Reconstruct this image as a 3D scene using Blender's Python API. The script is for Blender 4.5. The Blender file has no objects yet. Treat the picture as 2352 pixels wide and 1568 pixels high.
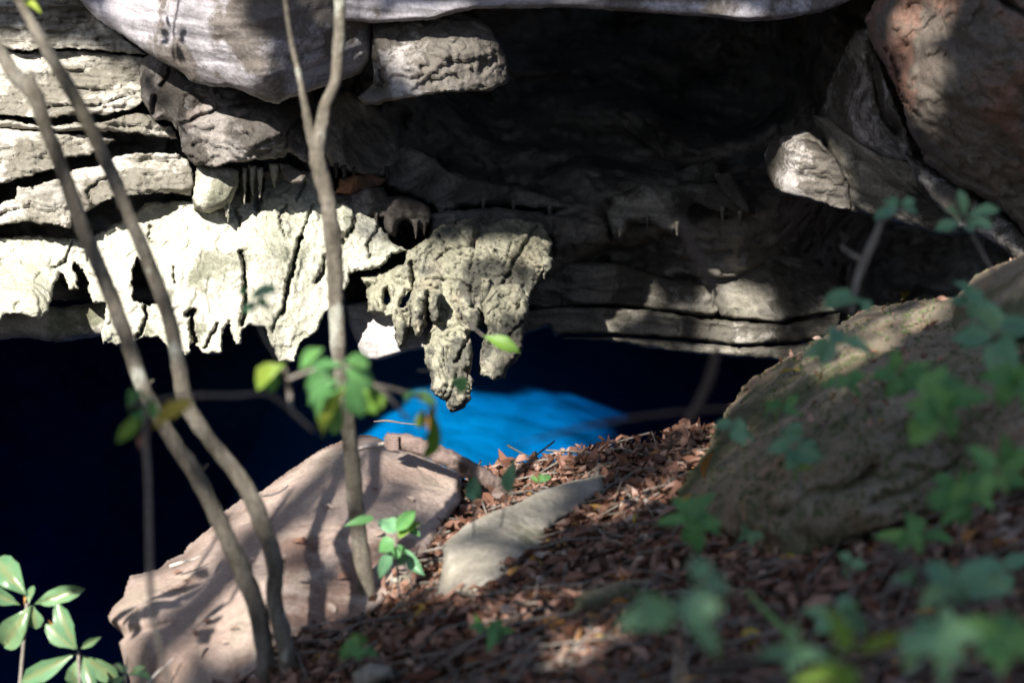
import bpy, math, random
import numpy as np
from mathutils import Vector, Matrix
from mathutils.bvhtree import BVHTree

random.seed(7); RNG = np.random.default_rng(7)
scene = bpy.context.scene
COL = scene.collection

# ------------------------------------------------------------------ camera
PITCH = math.radians(20.0)
LENS = 85.0
FPX = LENS / 36.0 * 2352.0
cam_d = bpy.data.cameras.new('camera'); cam = bpy.data.objects.new('camera', cam_d); COL.objects.link(cam)
cam.location = (0, 0, 0); cam.rotation_euler = (math.pi / 2 - PITCH, 0, 0)
cam_d.lens = LENS; cam_d.sensor_width = 36; cam_d.clip_start = 0.05; cam_d.clip_end = 2000
cam_d.dof.use_dof = True; cam_d.dof.focus_distance = 7.75; cam_d.dof.aperture_fstop = 2.6
scene.camera = cam
CF = np.array([0, math.cos(PITCH), -math.sin(PITCH)]); CU = np.array([0, math.sin(PITCH), math.cos(PITCH)]); CR = np.array([1., 0, 0])

def P(x, y, D):
    """photo pixel (2352 wide) at depth D along the optical axis -> world point(s)"""
    x = np.asarray(x, float); y = np.asarray(y, float); D = np.asarray(D, float)
    r = (x - 1176) / FPX * D; u = -(y - 784) / FPX * D
    return r[..., None] * CR + u[..., None] * CU + D[..., None] * CF
def proj(p):
    p = np.asarray(p, float)
    D = p @ CF
    return 1176 + (p @ CR) / D * FPX, 784 - (p @ CU) / D * FPX, D

# ------------------------------------------------------------------ light
SUN_EL = math.radians(42); SUN_AZ = math.radians(25)
S = np.array([-math.sin(SUN_AZ) * math.cos(SUN_EL), -math.cos(SUN_AZ) * math.cos(SUN_EL), math.sin(SUN_EL)])
world = bpy.data.worlds.new('World'); scene.world = world; world.use_nodes = True
wn = world.node_tree.nodes; wl = world.node_tree.links
sky = wn.new('ShaderNodeTexSky'); sky.sky_type = 'NISHITA'; sky.sun_disc = False
sky.sun_elevation = SUN_EL; sky.sun_rotation = math.atan2(S[0], S[1])
bg = wn['Background']; bg.inputs['Strength'].default_value = 0.055
wl.new(sky.outputs[0], bg.inputs['Color'])
sun_d = bpy.data.lights.new('sun', 'SUN'); sun = bpy.data.objects.new('sun', sun_d); COL.objects.link(sun)
sun_d.energy = 5.0; sun_d.angle = math.radians(0.7); sun_d.color = (1.0, 0.95, 0.86)
sun.rotation_euler = Vector(S).to_track_quat('Z', 'Y').to_euler(); sun.location = (-6, -8, 12)
scene.view_settings.view_transform = 'Standard'; scene.view_settings.look = 'None'
scene.view_settings.exposure = 1.65; scene.view_settings.gamma = 1.0
scene.cycles.use_denoising = True
scene.cycles.max_bounces = 6; scene.cycles.transparent_max_bounces = 12
scene.cycles.volume_bounces = 1
scene.cycles.caustics_reflective = False; scene.cycles.caustics_refractive = False
scene.cycles.sample_clamp_indirect = 4.0

# ------------------------------------------------------------------ noise
_perm = np.random.default_rng(3).permutation(256); _perm = np.concatenate([_perm, _perm, _perm])
_g = np.random.default_rng(4).normal(size=(256, 3)); _g /= np.linalg.norm(_g, axis=1)[:, None]
def perlin(p):
    p = np.asarray(p, float); i = np.floor(p).astype(int); f = p - i; i &= 255
    u = f * f * f * (f * (f * 6 - 15) + 10); out = 0
    for dx in (0, 1):
        for dy in (0, 1):
            for dz in (0, 1):
                h = _perm[_perm[_perm[i[:, 0] + dx] + i[:, 1] + dy] + i[:, 2] + dz]
                d = f - np.array([dx, dy, dz])
                n = np.einsum('ij,ij->i', _g[h], d)
                w = (u[:, 0] if dx else 1 - u[:, 0]) * (u[:, 1] if dy else 1 - u[:, 1]) * (u[:, 2] if dz else 1 - u[:, 2])
                out = out + n * w
    return out
def fbm(p, o=4, lac=2.1, gain=0.5):
    a = 1.0; s = 0
    for k in range(o):
        s = s + a * perlin(p + k * 17.3); p = p * lac; a *= gain
    return s
def ridged(p, o=3):
    a = 1.0; s = 0
    for k in range(o):
        s = s + a * (1 - np.abs(perlin(p + k * 9.1)) * 2.2); p = p * 2.1; a *= .5
    return s

# ------------------------------------------------------------------ object helpers
def tag(o, label=None, cat=None, group=None, kind=None):
    if label: o['label'] = label
    if cat: o['category'] = cat
    if group: o['group'] = group
    if kind: o['kind'] = kind
    return o
def empty(name, loc, label=None, cat=None, group=None, kind=None):
    o = bpy.data.objects.new(name, None); COL.objects.link(o); o.location = Vector(loc); o.empty_display_size = 0.05
    return tag(o, label, cat, group, kind)
def mesh_np(name, V, quads=None, tris=None, smooth=True):
    me = bpy.data.meshes.new(name)
    V = np.asarray(V, np.float32)
    q = np.zeros((0, 4), int) if quads is None else np.asarray(quads, int).reshape(-1, 4)
    t = np.zeros((0, 3), int) if tris is None else np.asarray(tris, int).reshape(-1, 3)
    nl = q.size + t.size
    me.vertices.add(len(V)); me.vertices.foreach_set('co', V.ravel())
    me.loops.add(nl); me.loops.foreach_set('vertex_index', np.concatenate([q.ravel(), t.ravel()]).astype(np.int32))
    me.polygons.add(len(q) + len(t))
    st = np.concatenate([np.arange(len(q)) * 4, len(q) * 4 + np.arange(len(t)) * 3]).astype(np.int32)
    me.polygons.foreach_set('loop_start', st)
    me.polygons.foreach_set('use_smooth', np.full(len(q) + len(t), smooth))
    me.update(calc_edges=True); me.validate()
    return me
def add_mesh(name, V, quads, tris, mat, parent=None, smooth=True, origin=None):
    V = np.asarray(V, float)
    if origin is None: origin = V.mean(0)
    origin = np.asarray(origin, float)
    me = mesh_np(name, V - origin, quads, tris, smooth); me.materials.append(mat)
    o = bpy.data.objects.new(name, me); COL.objects.link(o)
    if parent is not None:
        o.parent = parent; o.location = Vector(origin) - parent.location
    else:
        o.location = Vector(origin)
    return o

# ------------------------------------------------------------------ materials
def lin(c): return (c[0], c[1], c[2], 1)
def new_mat(name):
    m = bpy.data.materials.new(name); m.use_nodes = True
    nt = m.node_tree; b = nt.nodes['Principled BSDF']
    return m, nt.nodes, nt.links, b
def ramp(n, pts):
    r = n.new('ShaderNodeValToRGB'); e = r.color_ramp.elements
    while len(e) < len(pts): e.new(0.5)
    for k, (p, c) in enumerate(pts):
        e[k].position = p; e[k].color = lin(c) if len(c) == 3 else c
    return r
def noise_node(n, l, co, scale, detail=6, rough=.6, dist=0.0):
    t = n.new('ShaderNodeTexNoise'); t.inputs['Scale'].default_value = scale; t.inputs['Detail'].default_value = detail
    t.inputs['Roughness'].default_value = rough; t.inputs['Distortion'].default_value = dist
    l.new(co, t.inputs['Vector']); return t
def mixc(n, l, fac, a, b, blend='MIX'):
    m = n.new('ShaderNodeMix'); m.data_type = 'RGBA'; m.blend_type = blend
    for s, v in ((m.inputs[0], fac), (m.inputs[6], a), (m.inputs[7], b)):
        if isinstance(v, bpy.types.NodeSocket): l.new(v, s)
        else: s.default_value = v if not isinstance(v, tuple) else lin(v)
    return m.outputs[2]
def rock_mat(name, cols, stain=(.06, .055, .045), stain_amt=.5, stain_scale=5.0, scale=2.5, streak=None, bump=.5, bump_scale=30, rough=.85,
             tint=None, speck=.35, spec=.3, tint_amt=.5, crack=None):
    m, n, l, b = new_mat(name)
    tc = n.new('ShaderNodeTexCoord'); co = tc.outputs['Object']
    base = noise_node(n, l, co, scale, 7, .62, .4)
    k = len(cols); r = ramp(n, [(.3 + .4 * i / max(1, k - 1), c) for i, c in enumerate(cols)])
    l.new(base.outputs['Fac'], r.inputs[0]); col = r.outputs[0]
    if tint:
        tn = noise_node(n, l, co, scale * 1.9, 5, .55, .6)
        tr = ramp(n, [(.5, (0, 0, 0)), (.66, (tint_amt,) * 3)]); l.new(tn.outputs['Fac'], tr.inputs[0])
        col = mixc(n, l, tr.outputs[0], col, tint)
    hgt = None
    if streak:
        mp = n.new('ShaderNodeMapping'); l.new(co, mp.inputs['Vector'])
        mp.inputs['Scale'].default_value = streak[0]; mp.inputs['Rotation'].default_value = streak[1]
        sn = noise_node(n, l, mp.outputs[0], 1.0, 5, .6, .3)
        sr = ramp(n, [(.35, (1 - streak[2],) * 3), (.6, (1, 1, 1))]); l.new(sn.outputs['Fac'], sr.inputs[0])
        col = mixc(n, l, 1.0, col, sr.outputs[0], 'MULTIPLY'); hgt = sn
    # lichen and mineral stain: blotches broken up by fine grain
    s1 = noise_node(n, l, co, stain_scale, 10, .72, .2)
    s2 = noise_node(n, l, co, stain_scale * .35, 3, .5)
    ad = n.new('ShaderNodeMath'); ad.operation = 'ADD'; l.new(s1.outputs['Fac'], ad.inputs[0]); l.new(s2.outputs['Fac'], ad.inputs[1])
    th = 1.28 - .5 * stain_amt
    sr = ramp(n, [(0, (0, 0, 0)), (1, (1, 1, 1))])
    mr = n.new('ShaderNodeMapRange'); mr.inputs[1].default_value = th; mr.inputs[2].default_value = th + .10; mr.inputs[4].default_value = .85
    l.new(ad.outputs[0], mr.inputs[0])
    col = mixc(n, l, mr.outputs[0], col, stain)
    sp = noise_node(n, l, co, 85, 4, .75)
    spr = ramp(n, [(.3, (1 - speck,) * 3), (.55, (1, 1, 1)), (.75, (1 + speck * .6,) * 3)]); l.new(sp.outputs['Fac'], spr.inputs[0])
    col = mixc(n, l, 1.0, col, spr.outputs[0], 'MULTIPLY')
    l.new(col, b.inputs['Base Color'])
    b.inputs['Roughness'].default_value = rough; b.inputs['Specular IOR Level'].default_value = spec
    bn = noise_node(n, l, co, bump_scale, 9, .68)
    bp = n.new('ShaderNodeBump'); bp.inputs['Strength'].default_value = bump; bp.inputs['Distance'].default_value = .02
    l.new(bn.outputs['Fac'], bp.inputs['Height'])
    nrm = bp.outputs[0]
    if crack:
        vw = noise_node(n, l, co, 6, 4, .6); va = n.new('ShaderNodeVectorMath'); va.operation = 'MULTIPLY_ADD'
        l.new(vw.outputs['Color'], va.inputs[0]); va.inputs[1].default_value = (.22, .22, .22); l.new(co, va.inputs[2])
        vo = n.new('ShaderNodeTexVoronoi'); vo.feature = 'DISTANCE_TO_EDGE'; vo.inputs['Scale'].default_value = crack; l.new(va.outputs[0], vo.inputs['Vector'])
        vr = n.new('ShaderNodeMapRange'); vr.inputs[2].default_value = .06; l.new(vo.outputs['Distance'], vr.inputs[0])
        b3 = n.new('ShaderNodeBump'); b3.inputs['Strength'].default_value = .3; b3.inputs['Distance'].default_value = .012
        l.new(vr.outputs[0], b3.inputs['Height']); l.new(nrm, b3.inputs['Normal']); nrm = b3.outputs[0]
    fb = noise_node(n, l, co, bump_scale * 5, 5, .7); b4 = n.new('ShaderNodeBump'); b4.inputs['Strength'].default_value = bump * .8; b4.inputs['Distance'].default_value = .005
    l.new(fb.outputs['Fac'], b4.inputs['Height']); l.new(nrm, b4.inputs['Normal']); nrm = b4.outputs[0]
    if hgt:
        b2 = n.new('ShaderNodeBump'); b2.inputs['Strength'].default_value = bump * .7; b2.inputs['Distance'].default_value = .01
        l.new(hgt.outputs['Fac'], b2.inputs['Height']); l.new(nrm, b2.inputs['Normal']); nrm = b2.outputs[0]
    l.new(nrm, b.inputs['Normal'])
    return m
def leaf_mat(name, cols, trans=.3, rough=.45, vein=None, spots=None):
    m, n, l, b = new_mat(name)
    oi = n.new('ShaderNodeObjectInfo'); tc = n.new('ShaderNodeTexCoord')
    r = ramp(n, [(i / max(1, len(cols) - 1), c) for i, c in enumerate(cols)])
    nn = noise_node(n, l, tc.outputs['Object'], 2.2, 4, .6)
    mx = n.new('ShaderNodeMath'); mx.operation = 'MULTIPLY_ADD'; l.new(nn.outputs['Fac'], mx.inputs[0]); mx.inputs[1].default_value = .8
    sb = n.new('ShaderNodeMath'); sb.operation = 'MULTIPLY_ADD'; l.new(oi.outputs['Random'], sb.inputs[0]); sb.inputs[1].default_value = .9; sb.inputs[2].default_value = -.35
    l.new(sb.outputs[0], mx.inputs[2]); l.new(mx.outputs[0], r.inputs[0]); col = r.outputs[0]
    if spots:
        sn = noise_node(n, l, tc.outputs['Object'], 5, 6, .7); s = ramp(n, [(.6, (0, 0, 0)), (.68, (.8,) * 3)]); l.new(sn.outputs['Fac'], s.inputs[0])
        col = mixc(n, l, s.outputs[0], col, spots)
    if vein:
        at = n.new('ShaderNodeAttribute'); at.attribute_name = 'vein'
        vr = ramp(n, [(.0, (0, 0, 0)), (1, (.7,) * 3)]); l.new(at.outputs['Fac'], vr.inputs[0]); col = mixc(n, l, vr.outputs[0], col, vein)
    l.new(col, b.inputs['Base Color']); b.inputs['Roughness'].default_value = rough; b.inputs['Specular IOR Level'].default_value = .4
    tr = n.new('ShaderNodeBsdfTranslucent'); l.new(col, tr.inputs[0])
    mix = n.new('ShaderNodeMixShader'); mix.inputs[0].default_value = trans
    l.new(b.outputs[0], mix.inputs[1]); l.new(tr.outputs[0], mix.inputs[2]); l.new(mix.outputs[0], n['Material Output'].inputs[0])
    return m

M = {}
M['strata'] = rock_mat('strata_limestone', crack=6, cols=[(.30, .27, .22), (.46, .435, .385), (.57, .545, .50)], stain=(.10, .09, .07), stain_amt=.5, stain_scale=4.5, streak=((1.5, 1.5, 26), (0, .08, 0), .5), bump=.45)
M['flow'] = rock_mat('flowstone', crack=9, cols=[(.27, .265, .20), (.42, .41, .34), (.50, .485, .42)], stain=(.12, .12, .085), stain_amt=.34, stain_scale=5, tint=(.26, .28, .20), bump=.75, bump_scale=24)
M['cluster'] = rock_mat('stalactite_stone', crack=10, cols=[(.19, .18, .13), (.29, .28, .21), (.40, .385, .32)], stain=(.07, .07, .06), stain_amt=.5, stain_scale=8, tint=(.26, .18, .13), tint_amt=.5, bump=.85, bump_scale=26)
M['over'] = rock_mat('overhang_stone', [(.25, .23, .245), (.39, .37, .40), (.48, .46, .50)], stain=(.075, .06, .045), stain_amt=.52, stain_scale=4.0, streak=((2.2, 2.2, 30), (0, -.12, 0), .55), bump=.45)
M['lichen'] = rock_mat('lichened_stone', crack=5, cols=[(.26, .24, .22), (.40, .37, .36), (.50, .47, .46)], stain=(.05, .042, .03), stain_amt=.84, stain_scale=9, streak=((2, 2, 18), (0, -.2, 0), .3), bump=.5)
M['dark'] = rock_mat('dark_lichen_stone', crack=8, cols=[(.13, .12, .105), (.22, .20, .185), (.33, .31, .30)], stain=(.035, .03, .024), stain_amt=.62, stain_scale=8, tint=(.20, .11, .07), tint_amt=.35, bump=.8)
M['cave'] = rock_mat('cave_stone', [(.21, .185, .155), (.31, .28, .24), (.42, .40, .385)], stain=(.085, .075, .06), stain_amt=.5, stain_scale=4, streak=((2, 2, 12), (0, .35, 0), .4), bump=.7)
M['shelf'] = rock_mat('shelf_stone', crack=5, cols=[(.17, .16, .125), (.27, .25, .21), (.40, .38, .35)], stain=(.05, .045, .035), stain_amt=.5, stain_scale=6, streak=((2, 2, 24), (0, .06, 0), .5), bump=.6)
M['red'] = rock_mat('reddish_stone', [(.15, .075, .055), (.20, .13, .10), (.25, .20, .17)], stain=(.10, .092, .078), stain_amt=.8, stain_scale=3.4, tint=(.22, .09, .06), tint_amt=.5, bump=.9)
M['boulder'] = rock_mat('boulder_stone', [(.23, .16, .13), (.33, .255, .22), (.41, .335, .30)], stain=(.15, .09, .07), stain_amt=.42, stain_scale=4, tint=(.25, .21, .165), tint_amt=.7, bump=.4, bump_scale=45, speck=.35, crack=2.2)
M['bank'] = rock_mat('mossy_bank', [(.16, .13, .09), (.27, .225, .165), (.37, .32, .25)], stain=(.075, .09, .04), stain_amt=.58, stain_scale=3.2, tint=(.36, .20, .11), tint_amt=.55, bump=1.0, bump_scale=22)
M['stone'] = rock_mat('grey_stone', [(.21, .185, .15), (.30, .275, .23), (.42, .40, .38)], stain=(.10, .105, .06), stain_amt=.35, stain_scale=6, bump=.6)
M['soil'] = rock_mat('forest_soil', [(.06, .042, .03), (.10, .07, .05), (.14, .10, .075)], stain=(.03, .022, .016), stain_amt=.5, stain_scale=9, bump=1, bump_scale=35)
M['bed'] = rock_mat('lake_bed_silt', [(.62, .64, .62), (.74, .75, .72), (.8, .8, .77)], stain=(.3, .33, .34), stain_amt=.34, stain_scale=.9, scale=.5, bump=.2, speck=.05)
M['cliff'] = M['strata']
M['bark'] = rock_mat('pale_bark', [(.11, .095, .07), (.20, .175, .14), (.32, .30, .26)], stain=(.42, .43, .37), stain_amt=.4, stain_scale=14, scale=9, streak=((34, 34, 4), (0, 0, 0), .5), bump=.8, bump_scale=60)
M['bark_dim'] = rock_mat('dull_bark', [(.12, .10, .085), (.17, .15, .13), (.22, .20, .18)], stain_amt=.2, stain_scale=9, scale=8, bump=.4)
M['bark_dark'] = rock_mat('dark_bark', [(.045, .035, .028), (.07, .055, .045)], stain_amt=.1, scale=8, bump=.4)
M['wood'] = rock_mat('rotten_wood', [(.15, .10, .085), (.25, .185, .165), (.33, .26, .24)], stain=(.06, .04, .03), stain_amt=.4, stain_scale=10, streak=((4, 40, 40), (0, .35, 0), .4), bump=.8, bump_scale=40)
M['twig'] = rock_mat('bleached_twig', [(.40, .35, .31), (.55, .5, .46)], stain_amt=.1, bump=.3)
M['leaf_gloss'] = leaf_mat('glossy_leaf', [(.06, .14, .07), (.09, .19, .10), (.13, .23, .12)], trans=.15, rough=.32, vein=(.16, .16, .07), spots=(.16, .12, .05))
M['leaf_soft'] = leaf_mat('soft_leaf', [(.07, .18, .06), (.10, .26, .085), (.17, .35, .10)], trans=.35, rough=.5)
M['leaf_blue'] = leaf_mat('bluish_leaf', [(.09, .20, .11), (.13, .27, .145), (.18, .33, .17)], trans=.2, rough=.4)
M['leaf_lime'] = leaf_mat('lime_leaf', [(.10, .22, .03), (.17, .30, .04), (.30, .34, .06)], trans=.45, rough=.5)
M['leaf_yellow'] = leaf_mat('yellow_leaf', [(.42, .33, .04), (.52, .40, .07), (.45, .28, .05)], trans=.35, rough=.55)
M['leaf_orange'] = leaf_mat('orange_leaf', [(.30, .13, .03), (.38, .19, .05), (.42, .26, .10)], trans=.2, rough=.6)
M['leaf_brown'] = leaf_mat('brown_leaf', [(.11, .05, .03), (.19, .095, .065), (.30, .19, .15)], trans=.15, rough=.6)
M['leaf_pale'] = leaf_mat('pale_dry_leaf', [(.30, .23, .19), (.42, .33, .28)], trans=.15, rough=.6)
M['moss'] = leaf_mat('moss_tuft', [(.06, .08, .03), (.09, .12, .045), (.13, .14, .06)], trans=.1, rough=.8)
M['canopy'] = leaf_mat('canopy_leaf', [(.04, .09, .02), (.07, .14, .03)], trans=.12, rough=.5)

# ------------------------------------------------------------------ relief rock builder
def tps(ctrl):
    c = np.array(ctrl, float)
    if len(c) == 1: return lambda x, y: np.full(np.shape(x), c[0, 2])
    cc = c[:, :2] - c[:, :2].mean(0)
    if len(c) <= 3 or np.linalg.svd(cc)[1][1] < 70:
        def g(x, y):
            w = 1.0 / ((np.ravel(x)[:, None] - c[:, 0]) ** 2 + (np.ravel(y)[:, None] - c[:, 1]) ** 2 + 50.0 ** 2) ** 1.5
            return ((w * c[:, 2]).sum(1) / w.sum(1)).reshape(np.shape(x))
        return g
    xy = c[:, :2] / 500.0; n = len(c)
    d2 = ((xy[:, None] - xy[None]) ** 2).sum(-1); K = np.where(d2 > 0, d2 * np.log(d2 + 1e-12), 0) * .5 + np.eye(n) * 1e-3
    Pm = np.c_[np.ones(n), xy]; m = 3 if n >= 3 else 1
    Pm = Pm[:, :m]; A = np.zeros((n + m, n + m)); A[:n, :n] = K; A[:n, n:] = Pm; A[n:, :n] = Pm.T
    w = np.linalg.lstsq(A, np.r_[c[:, 2], np.zeros(m)], rcond=1e-9)[0]
    def f(x, y):
        X = np.stack([np.ravel(x), np.ravel(y)], -1) / 500.0
        d2 = ((X[:, None] - xy[None]) ** 2).sum(-1)
        r = (np.where(d2 > 0, d2 * np.log(d2 + 1e-12), 0) * .5) @ w[:n] + np.c_[np.ones(len(X)), X][:, :m] @ w[n:]
        return r.reshape(np.shape(x))
    return f
def sdf_poly(x, y, poly):
    p = np.array(poly, float); q = np.roll(p, -1, 0)
    best = np.full(x.shape, 1e18); inside = np.zeros(x.shape, bool)
    for (ax, ay), (bx, by) in zip(p, q):
        ex, ey = bx - ax, by - ay; L = ex * ex + ey * ey + 1e-9
        t = np.clip(((x - ax) * ex + (y - ay) * ey) / L, 0, 1)
        best = np.minimum(best, (x - ax - t * ex) ** 2 + (y - ay - t * ey) ** 2)
        c = (ay > y) != (by > y)
        inside ^= c & (x < (bx - ax) * (y - ay) / (by - ay + 1e-12) + ax)
    d = np.sqrt(best); return np.where(inside, -d, d)
def seg_dist(x, y, line):
    best = np.full(x.shape, 1e18)
    for (ax, ay), (bx, by) in zip(line[:-1], line[1:]):
        ex, ey = bx - ax, by - ay; t = np.clip(((x - ax) * ex + (y - ay) * ey) / (ex * ex + ey * ey + 1e-9), 0, 1)
        best = np.minimum(best, (x - ax - t * ex) ** 2 + (y - ay - t * ey) ** 2)
    return np.sqrt(best)

BV_V, BV_F, BV_N = [], [], [0]
def bvh_add(V, Q):
    BV_V.append(np.asarray(V)); BV_F.append(np.asarray(Q) + BV_N[0]); BV_N[0] += len(V)

def relief(name, poly, ctrl, mat, parent=None, step=4.0, w=14, b=.05, thick=.35, amp=.03, freq=4.0, aniso=None, jag=4.0, jagf=30.0,
           cracks=(), holes=(), seed=0, ridge=0.0, ridgef=7.0, fine=.006, terr=None, bump_fn=None, lumps=None, back=True):
    """A solid rock: outline in photo pixels, front surface at its own depth in metres, rounded edges, noise relief, closed back."""
    px = np.array(poly, float); x0, y0 = px.min(0) - 14; x1, y1 = px.max(0) + 14
    nx = int((x1 - x0) / step) + 2; ny = int((y1 - y0) / step) + 2
    gx, gy = np.meshgrid(x0 + np.arange(nx) * step, y0 + np.arange(ny) * step)
    def warp(gx, gy):
        q = np.stack([gx.ravel() / jagf, gy.ravel() / jagf, np.full(gx.size, seed * 3.7 + .5)], -1)
        wx = (perlin(q) + .6 * perlin(q * 2.3 + 5) + .4 * perlin(q * 5.1 + 9)).reshape(gx.shape) * jag * 1.5
        wy = (perlin(q + 31.7) + .6 * perlin(q * 2.3 + 45) + .4 * perlin(q * 5.1 + 59)).reshape(gx.shape) * jag * 1.5
        return gx + wx, gy + wy
    def field(gx, gy):
        ax, ay = warp(gx, gy)
        d = sdf_poly(ax, ay, poly)
        for h in holes: d = np.maximum(d, -sdf_poly(ax, ay, h))
        return d, ax, ay
    d, ax, ay = field(gx, gy)
    gyy, gxx = np.gradient(d, step); gl = np.sqrt(gxx ** 2 + gyy ** 2) + 1e-6
    out = d > 0
    mv = np.where(out & (d < step * 1.6), d, 0)
    sx = gx - gxx / gl * mv; sy = gy - gyy / gl * mv
    keep = d < step * .75
    D = tps(ctrl)(sx, sy)
    t = np.clip(-d / w, 0, 1); rnd = np.sqrt(np.clip(1 - (1 - t) ** 2, 0, 1))
    D = D + b * (1 - rnd)
    pw = P(sx, sy, D).reshape(-1, 3) + seed * 3.1
    n = fbm(pw * freq, 5, 2.1, .52).reshape(D.shape)
    D = D - amp * n * 1.5
    if aniso:
        fx, fy, am, dip = aniso   # dip: tilt of the layers in the picture plane
        r = (pw[:, 0]) ; h = pw[:, 2] + dip * pw[:, 0] + .03 * perlin(pw * 2.5)
        q = np.stack([r * fx, pw[:, 1] * fx, h * fy], -1)
        a = perlin(q) + .5 * perlin(q * 2.3 + 3)
        a = np.tanh(a * 3.0)
        D = D - am * a.reshape(D.shape)
    if terr:
        ta, fx, fz, lv = terr     # crusty plates: stepped noise, wide treads and sharp risers
        q = fbm(np.stack([pw[:, 0] * fx, pw[:, 1] * fx, pw[:, 2] * fz], -1) + 3.3, 4, 2.2, .55) * lv
        fl_ = np.floor(q); tt_ = np.clip((q - fl_ - .82) / .18, 0, 1)
        D = D - ta * ((fl_ + tt_ * tt_ * (3 - 2 * tt_)) / lv).reshape(D.shape)
    if ridge: D = D - ridge * (ridged(pw * ridgef, 3).reshape(D.shape) - 1.2)
    if lumps:
        for (lx, ly, lr, lh) in lumps: D = D - lh * np.exp(-((sx - lx) ** 2 + (sy - ly) ** 2) / lr ** 2)
    for (line, cw, cd) in cracks:
        D = D + cd * np.exp(-(seg_dist(ax, ay, line) / cw) ** 2)
    if fine:
        fm = np.clip(.55 + 1.6 * perlin(pw * 3.1 + 7), .12, 1.6)
        D = D - (fine * (fbm(pw * 38, 3, 2.2, .65) + .9 * (ridged(pw * 21, 2) - 1.0)) * fm).reshape(D.shape)
    D = np.minimum(D, tps(ctrl)(sx, sy) + b + thick * .8)
    V = P(sx, sy, D).reshape(-1, 3)
    k4 = keep[:-1, :-1] & keep[:-1, 1:] & keep[1:, :-1] & keep[1:, 1:]
    idx = np.arange(nx * ny).reshape(ny, nx)
    Q = np.stack([idx[:-1, :-1][k4], idx[1:, :-1][k4], idx[1:, 1:][k4], idx[:-1, 1:][k4]], -1)
    # boundary edges -> side walls down to a closed back
    e = np.concatenate([Q[:, [0, 1]], Q[:, [1, 2]], Q[:, [2, 3]], Q[:, [3, 0]]])
    key = e[:, 0].astype(np.int64) * (nx * ny) + e[:, 1]; rk = e[:, 1].astype(np.int64) * (nx * ny) + e[:, 0]
    be = e[~np.isin(key, rk)]
    Db = tps(ctrl)(sx, sy) + b + thick
    VB = P(sx, sy, Db).reshape(-1, 3); N = nx * ny
    side = np.stack([be[:, 1], be[:, 0], be[:, 0] + N, be[:, 1] + N], -1)
    allQ = np.concatenate([Q, side, Q[:, ::-1] + N]) if back else Q
    Va = np.concatenate([V, VB])
    bvh_add(V, Q)
    used = np.unique(allQ); remap = np.zeros(2 * N, int); remap[used] = np.arange(len(used))
    o = add_mesh(name, Va[used], remap[allQ], None, mat, parent)
    return o

def centre(poly, D):
    a = np.array(poly, float).mean(0); return P(a[0], a[1], D)
SMOOTHPOLY = lambda p: p

# ================================================================== THE CAVE
# --- water and lake bed
WZ = -4.6
def grid_sheet(name, x0, x1, y0, y1, nx, ny, zf, mat, keep=None, bvh=False, kind='structure'):
    X, Y = np.meshgrid(np.linspace(x0, x1, nx), np.linspace(y0, y1, ny)); Z = zf(X, Y)
    V = np.stack([X, Y, Z], -1).reshape(-1, 3); idx = np.arange(nx * ny).reshape(ny, nx)
    k = np.ones((ny - 1, nx - 1), bool)
    if keep is not None: k = keep((X[:-1, :-1] + X[1:, 1:]) / 2, (Y[:-1, :-1] + Y[1:, 1:]) / 2)
    Q = np.stack([idx[:-1, :-1][k], idx[:-1, 1:][k], idx[1:, 1:][k], idx[1:, :-1][k]], -1)
    if bvh: bvh_add(V, Q)
    o = add_mesh(name, V, Q, None, mat, origin=(0, 0, 0)); o['kind'] = kind
    return o
def n2(X, Y, f, seed=0, o=4):
    q = np.stack([X.ravel() * f, Y.ravel() * f, np.full(X.size, seed + .37)], -1)
    return fbm(q, o).reshape(X.shape)
mw, n, l, b_ = new_mat('cave_water')
tcw = n.new('ShaderNodeTexCoord')
tr = n.new('ShaderNodeBsdfTransparent'); tr.inputs[0].default_value = (.75, .88, .97, 1)
gl = n.new('ShaderNodeBsdfGlossy'); gl.inputs['Roughness'].default_value = .03
fr = n.new('ShaderNodeFresnel'); fr.inputs[0].default_value = 1.33
wb = noise_node(n, l, tcw.outputs['Object'], 3.0, 3, .5); bpw = n.new('ShaderNodeBump'); bpw.inputs['Strength'].default_value = .08; bpw.inputs['Distance'].default_value = .05
l.new(wb.outputs['Fac'], bpw.inputs['Height']); l.new(bpw.outputs[0], gl.inputs['Normal']); l.new(bpw.outputs[0], fr.inputs['Normal'])
ms = n.new('ShaderNodeMixShader'); l.new(fr.outputs[0], ms.inputs[0]); l.new(tr.outputs[0], ms.inputs[1]); l.new(gl.outputs[0], ms.inputs[2])
l.new(ms.outputs[0], n['Material Output'].inputs[0]); n.remove(b_)
M['water'] = mw
vs = n.new('ShaderNodeVolumeScatter'); vs.inputs['Color'].default_value = (.10, .45, .95, 1); vs.inputs['Density'].default_value = .007; vs.inputs['Anisotropy'].default_value = .2
va_ = n.new('ShaderNodeVolumeAbsorption'); va_.inputs['Color'].default_value = (0, .835, .958, 1); va_.inputs['Density'].default_value = 1.6
ads = n.new('ShaderNodeAddShader'); l.new(vs.outputs[0], ads.inputs[0]); l.new(va_.outputs[0], ads.inputs[1])
l.new(ads.outputs[0], n['Material Output'].inputs['Volume'])
wx0, wx1, wy0, wy1, wz0 = -9, 9, 4.5, 21, -10.5
o = add_mesh('water', [(x, y, z) for z in (wz0, WZ) for y in (wy0, wy1) for x in (wx0, wx1)], [(4, 5, 7, 6), (0, 2, 3, 1), (0, 1, 5, 4), (1, 3, 7, 5), (3, 2, 6, 7), (2, 0, 4, 6)], None, M['water'], smooth=False); o['kind'] = 'structure'
BEDZ = WZ - 1.15
def ss0(a, b, x): t = np.clip((x - a) / (b - a), 0, 1); return t * t * (3 - 2 * t)
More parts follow.
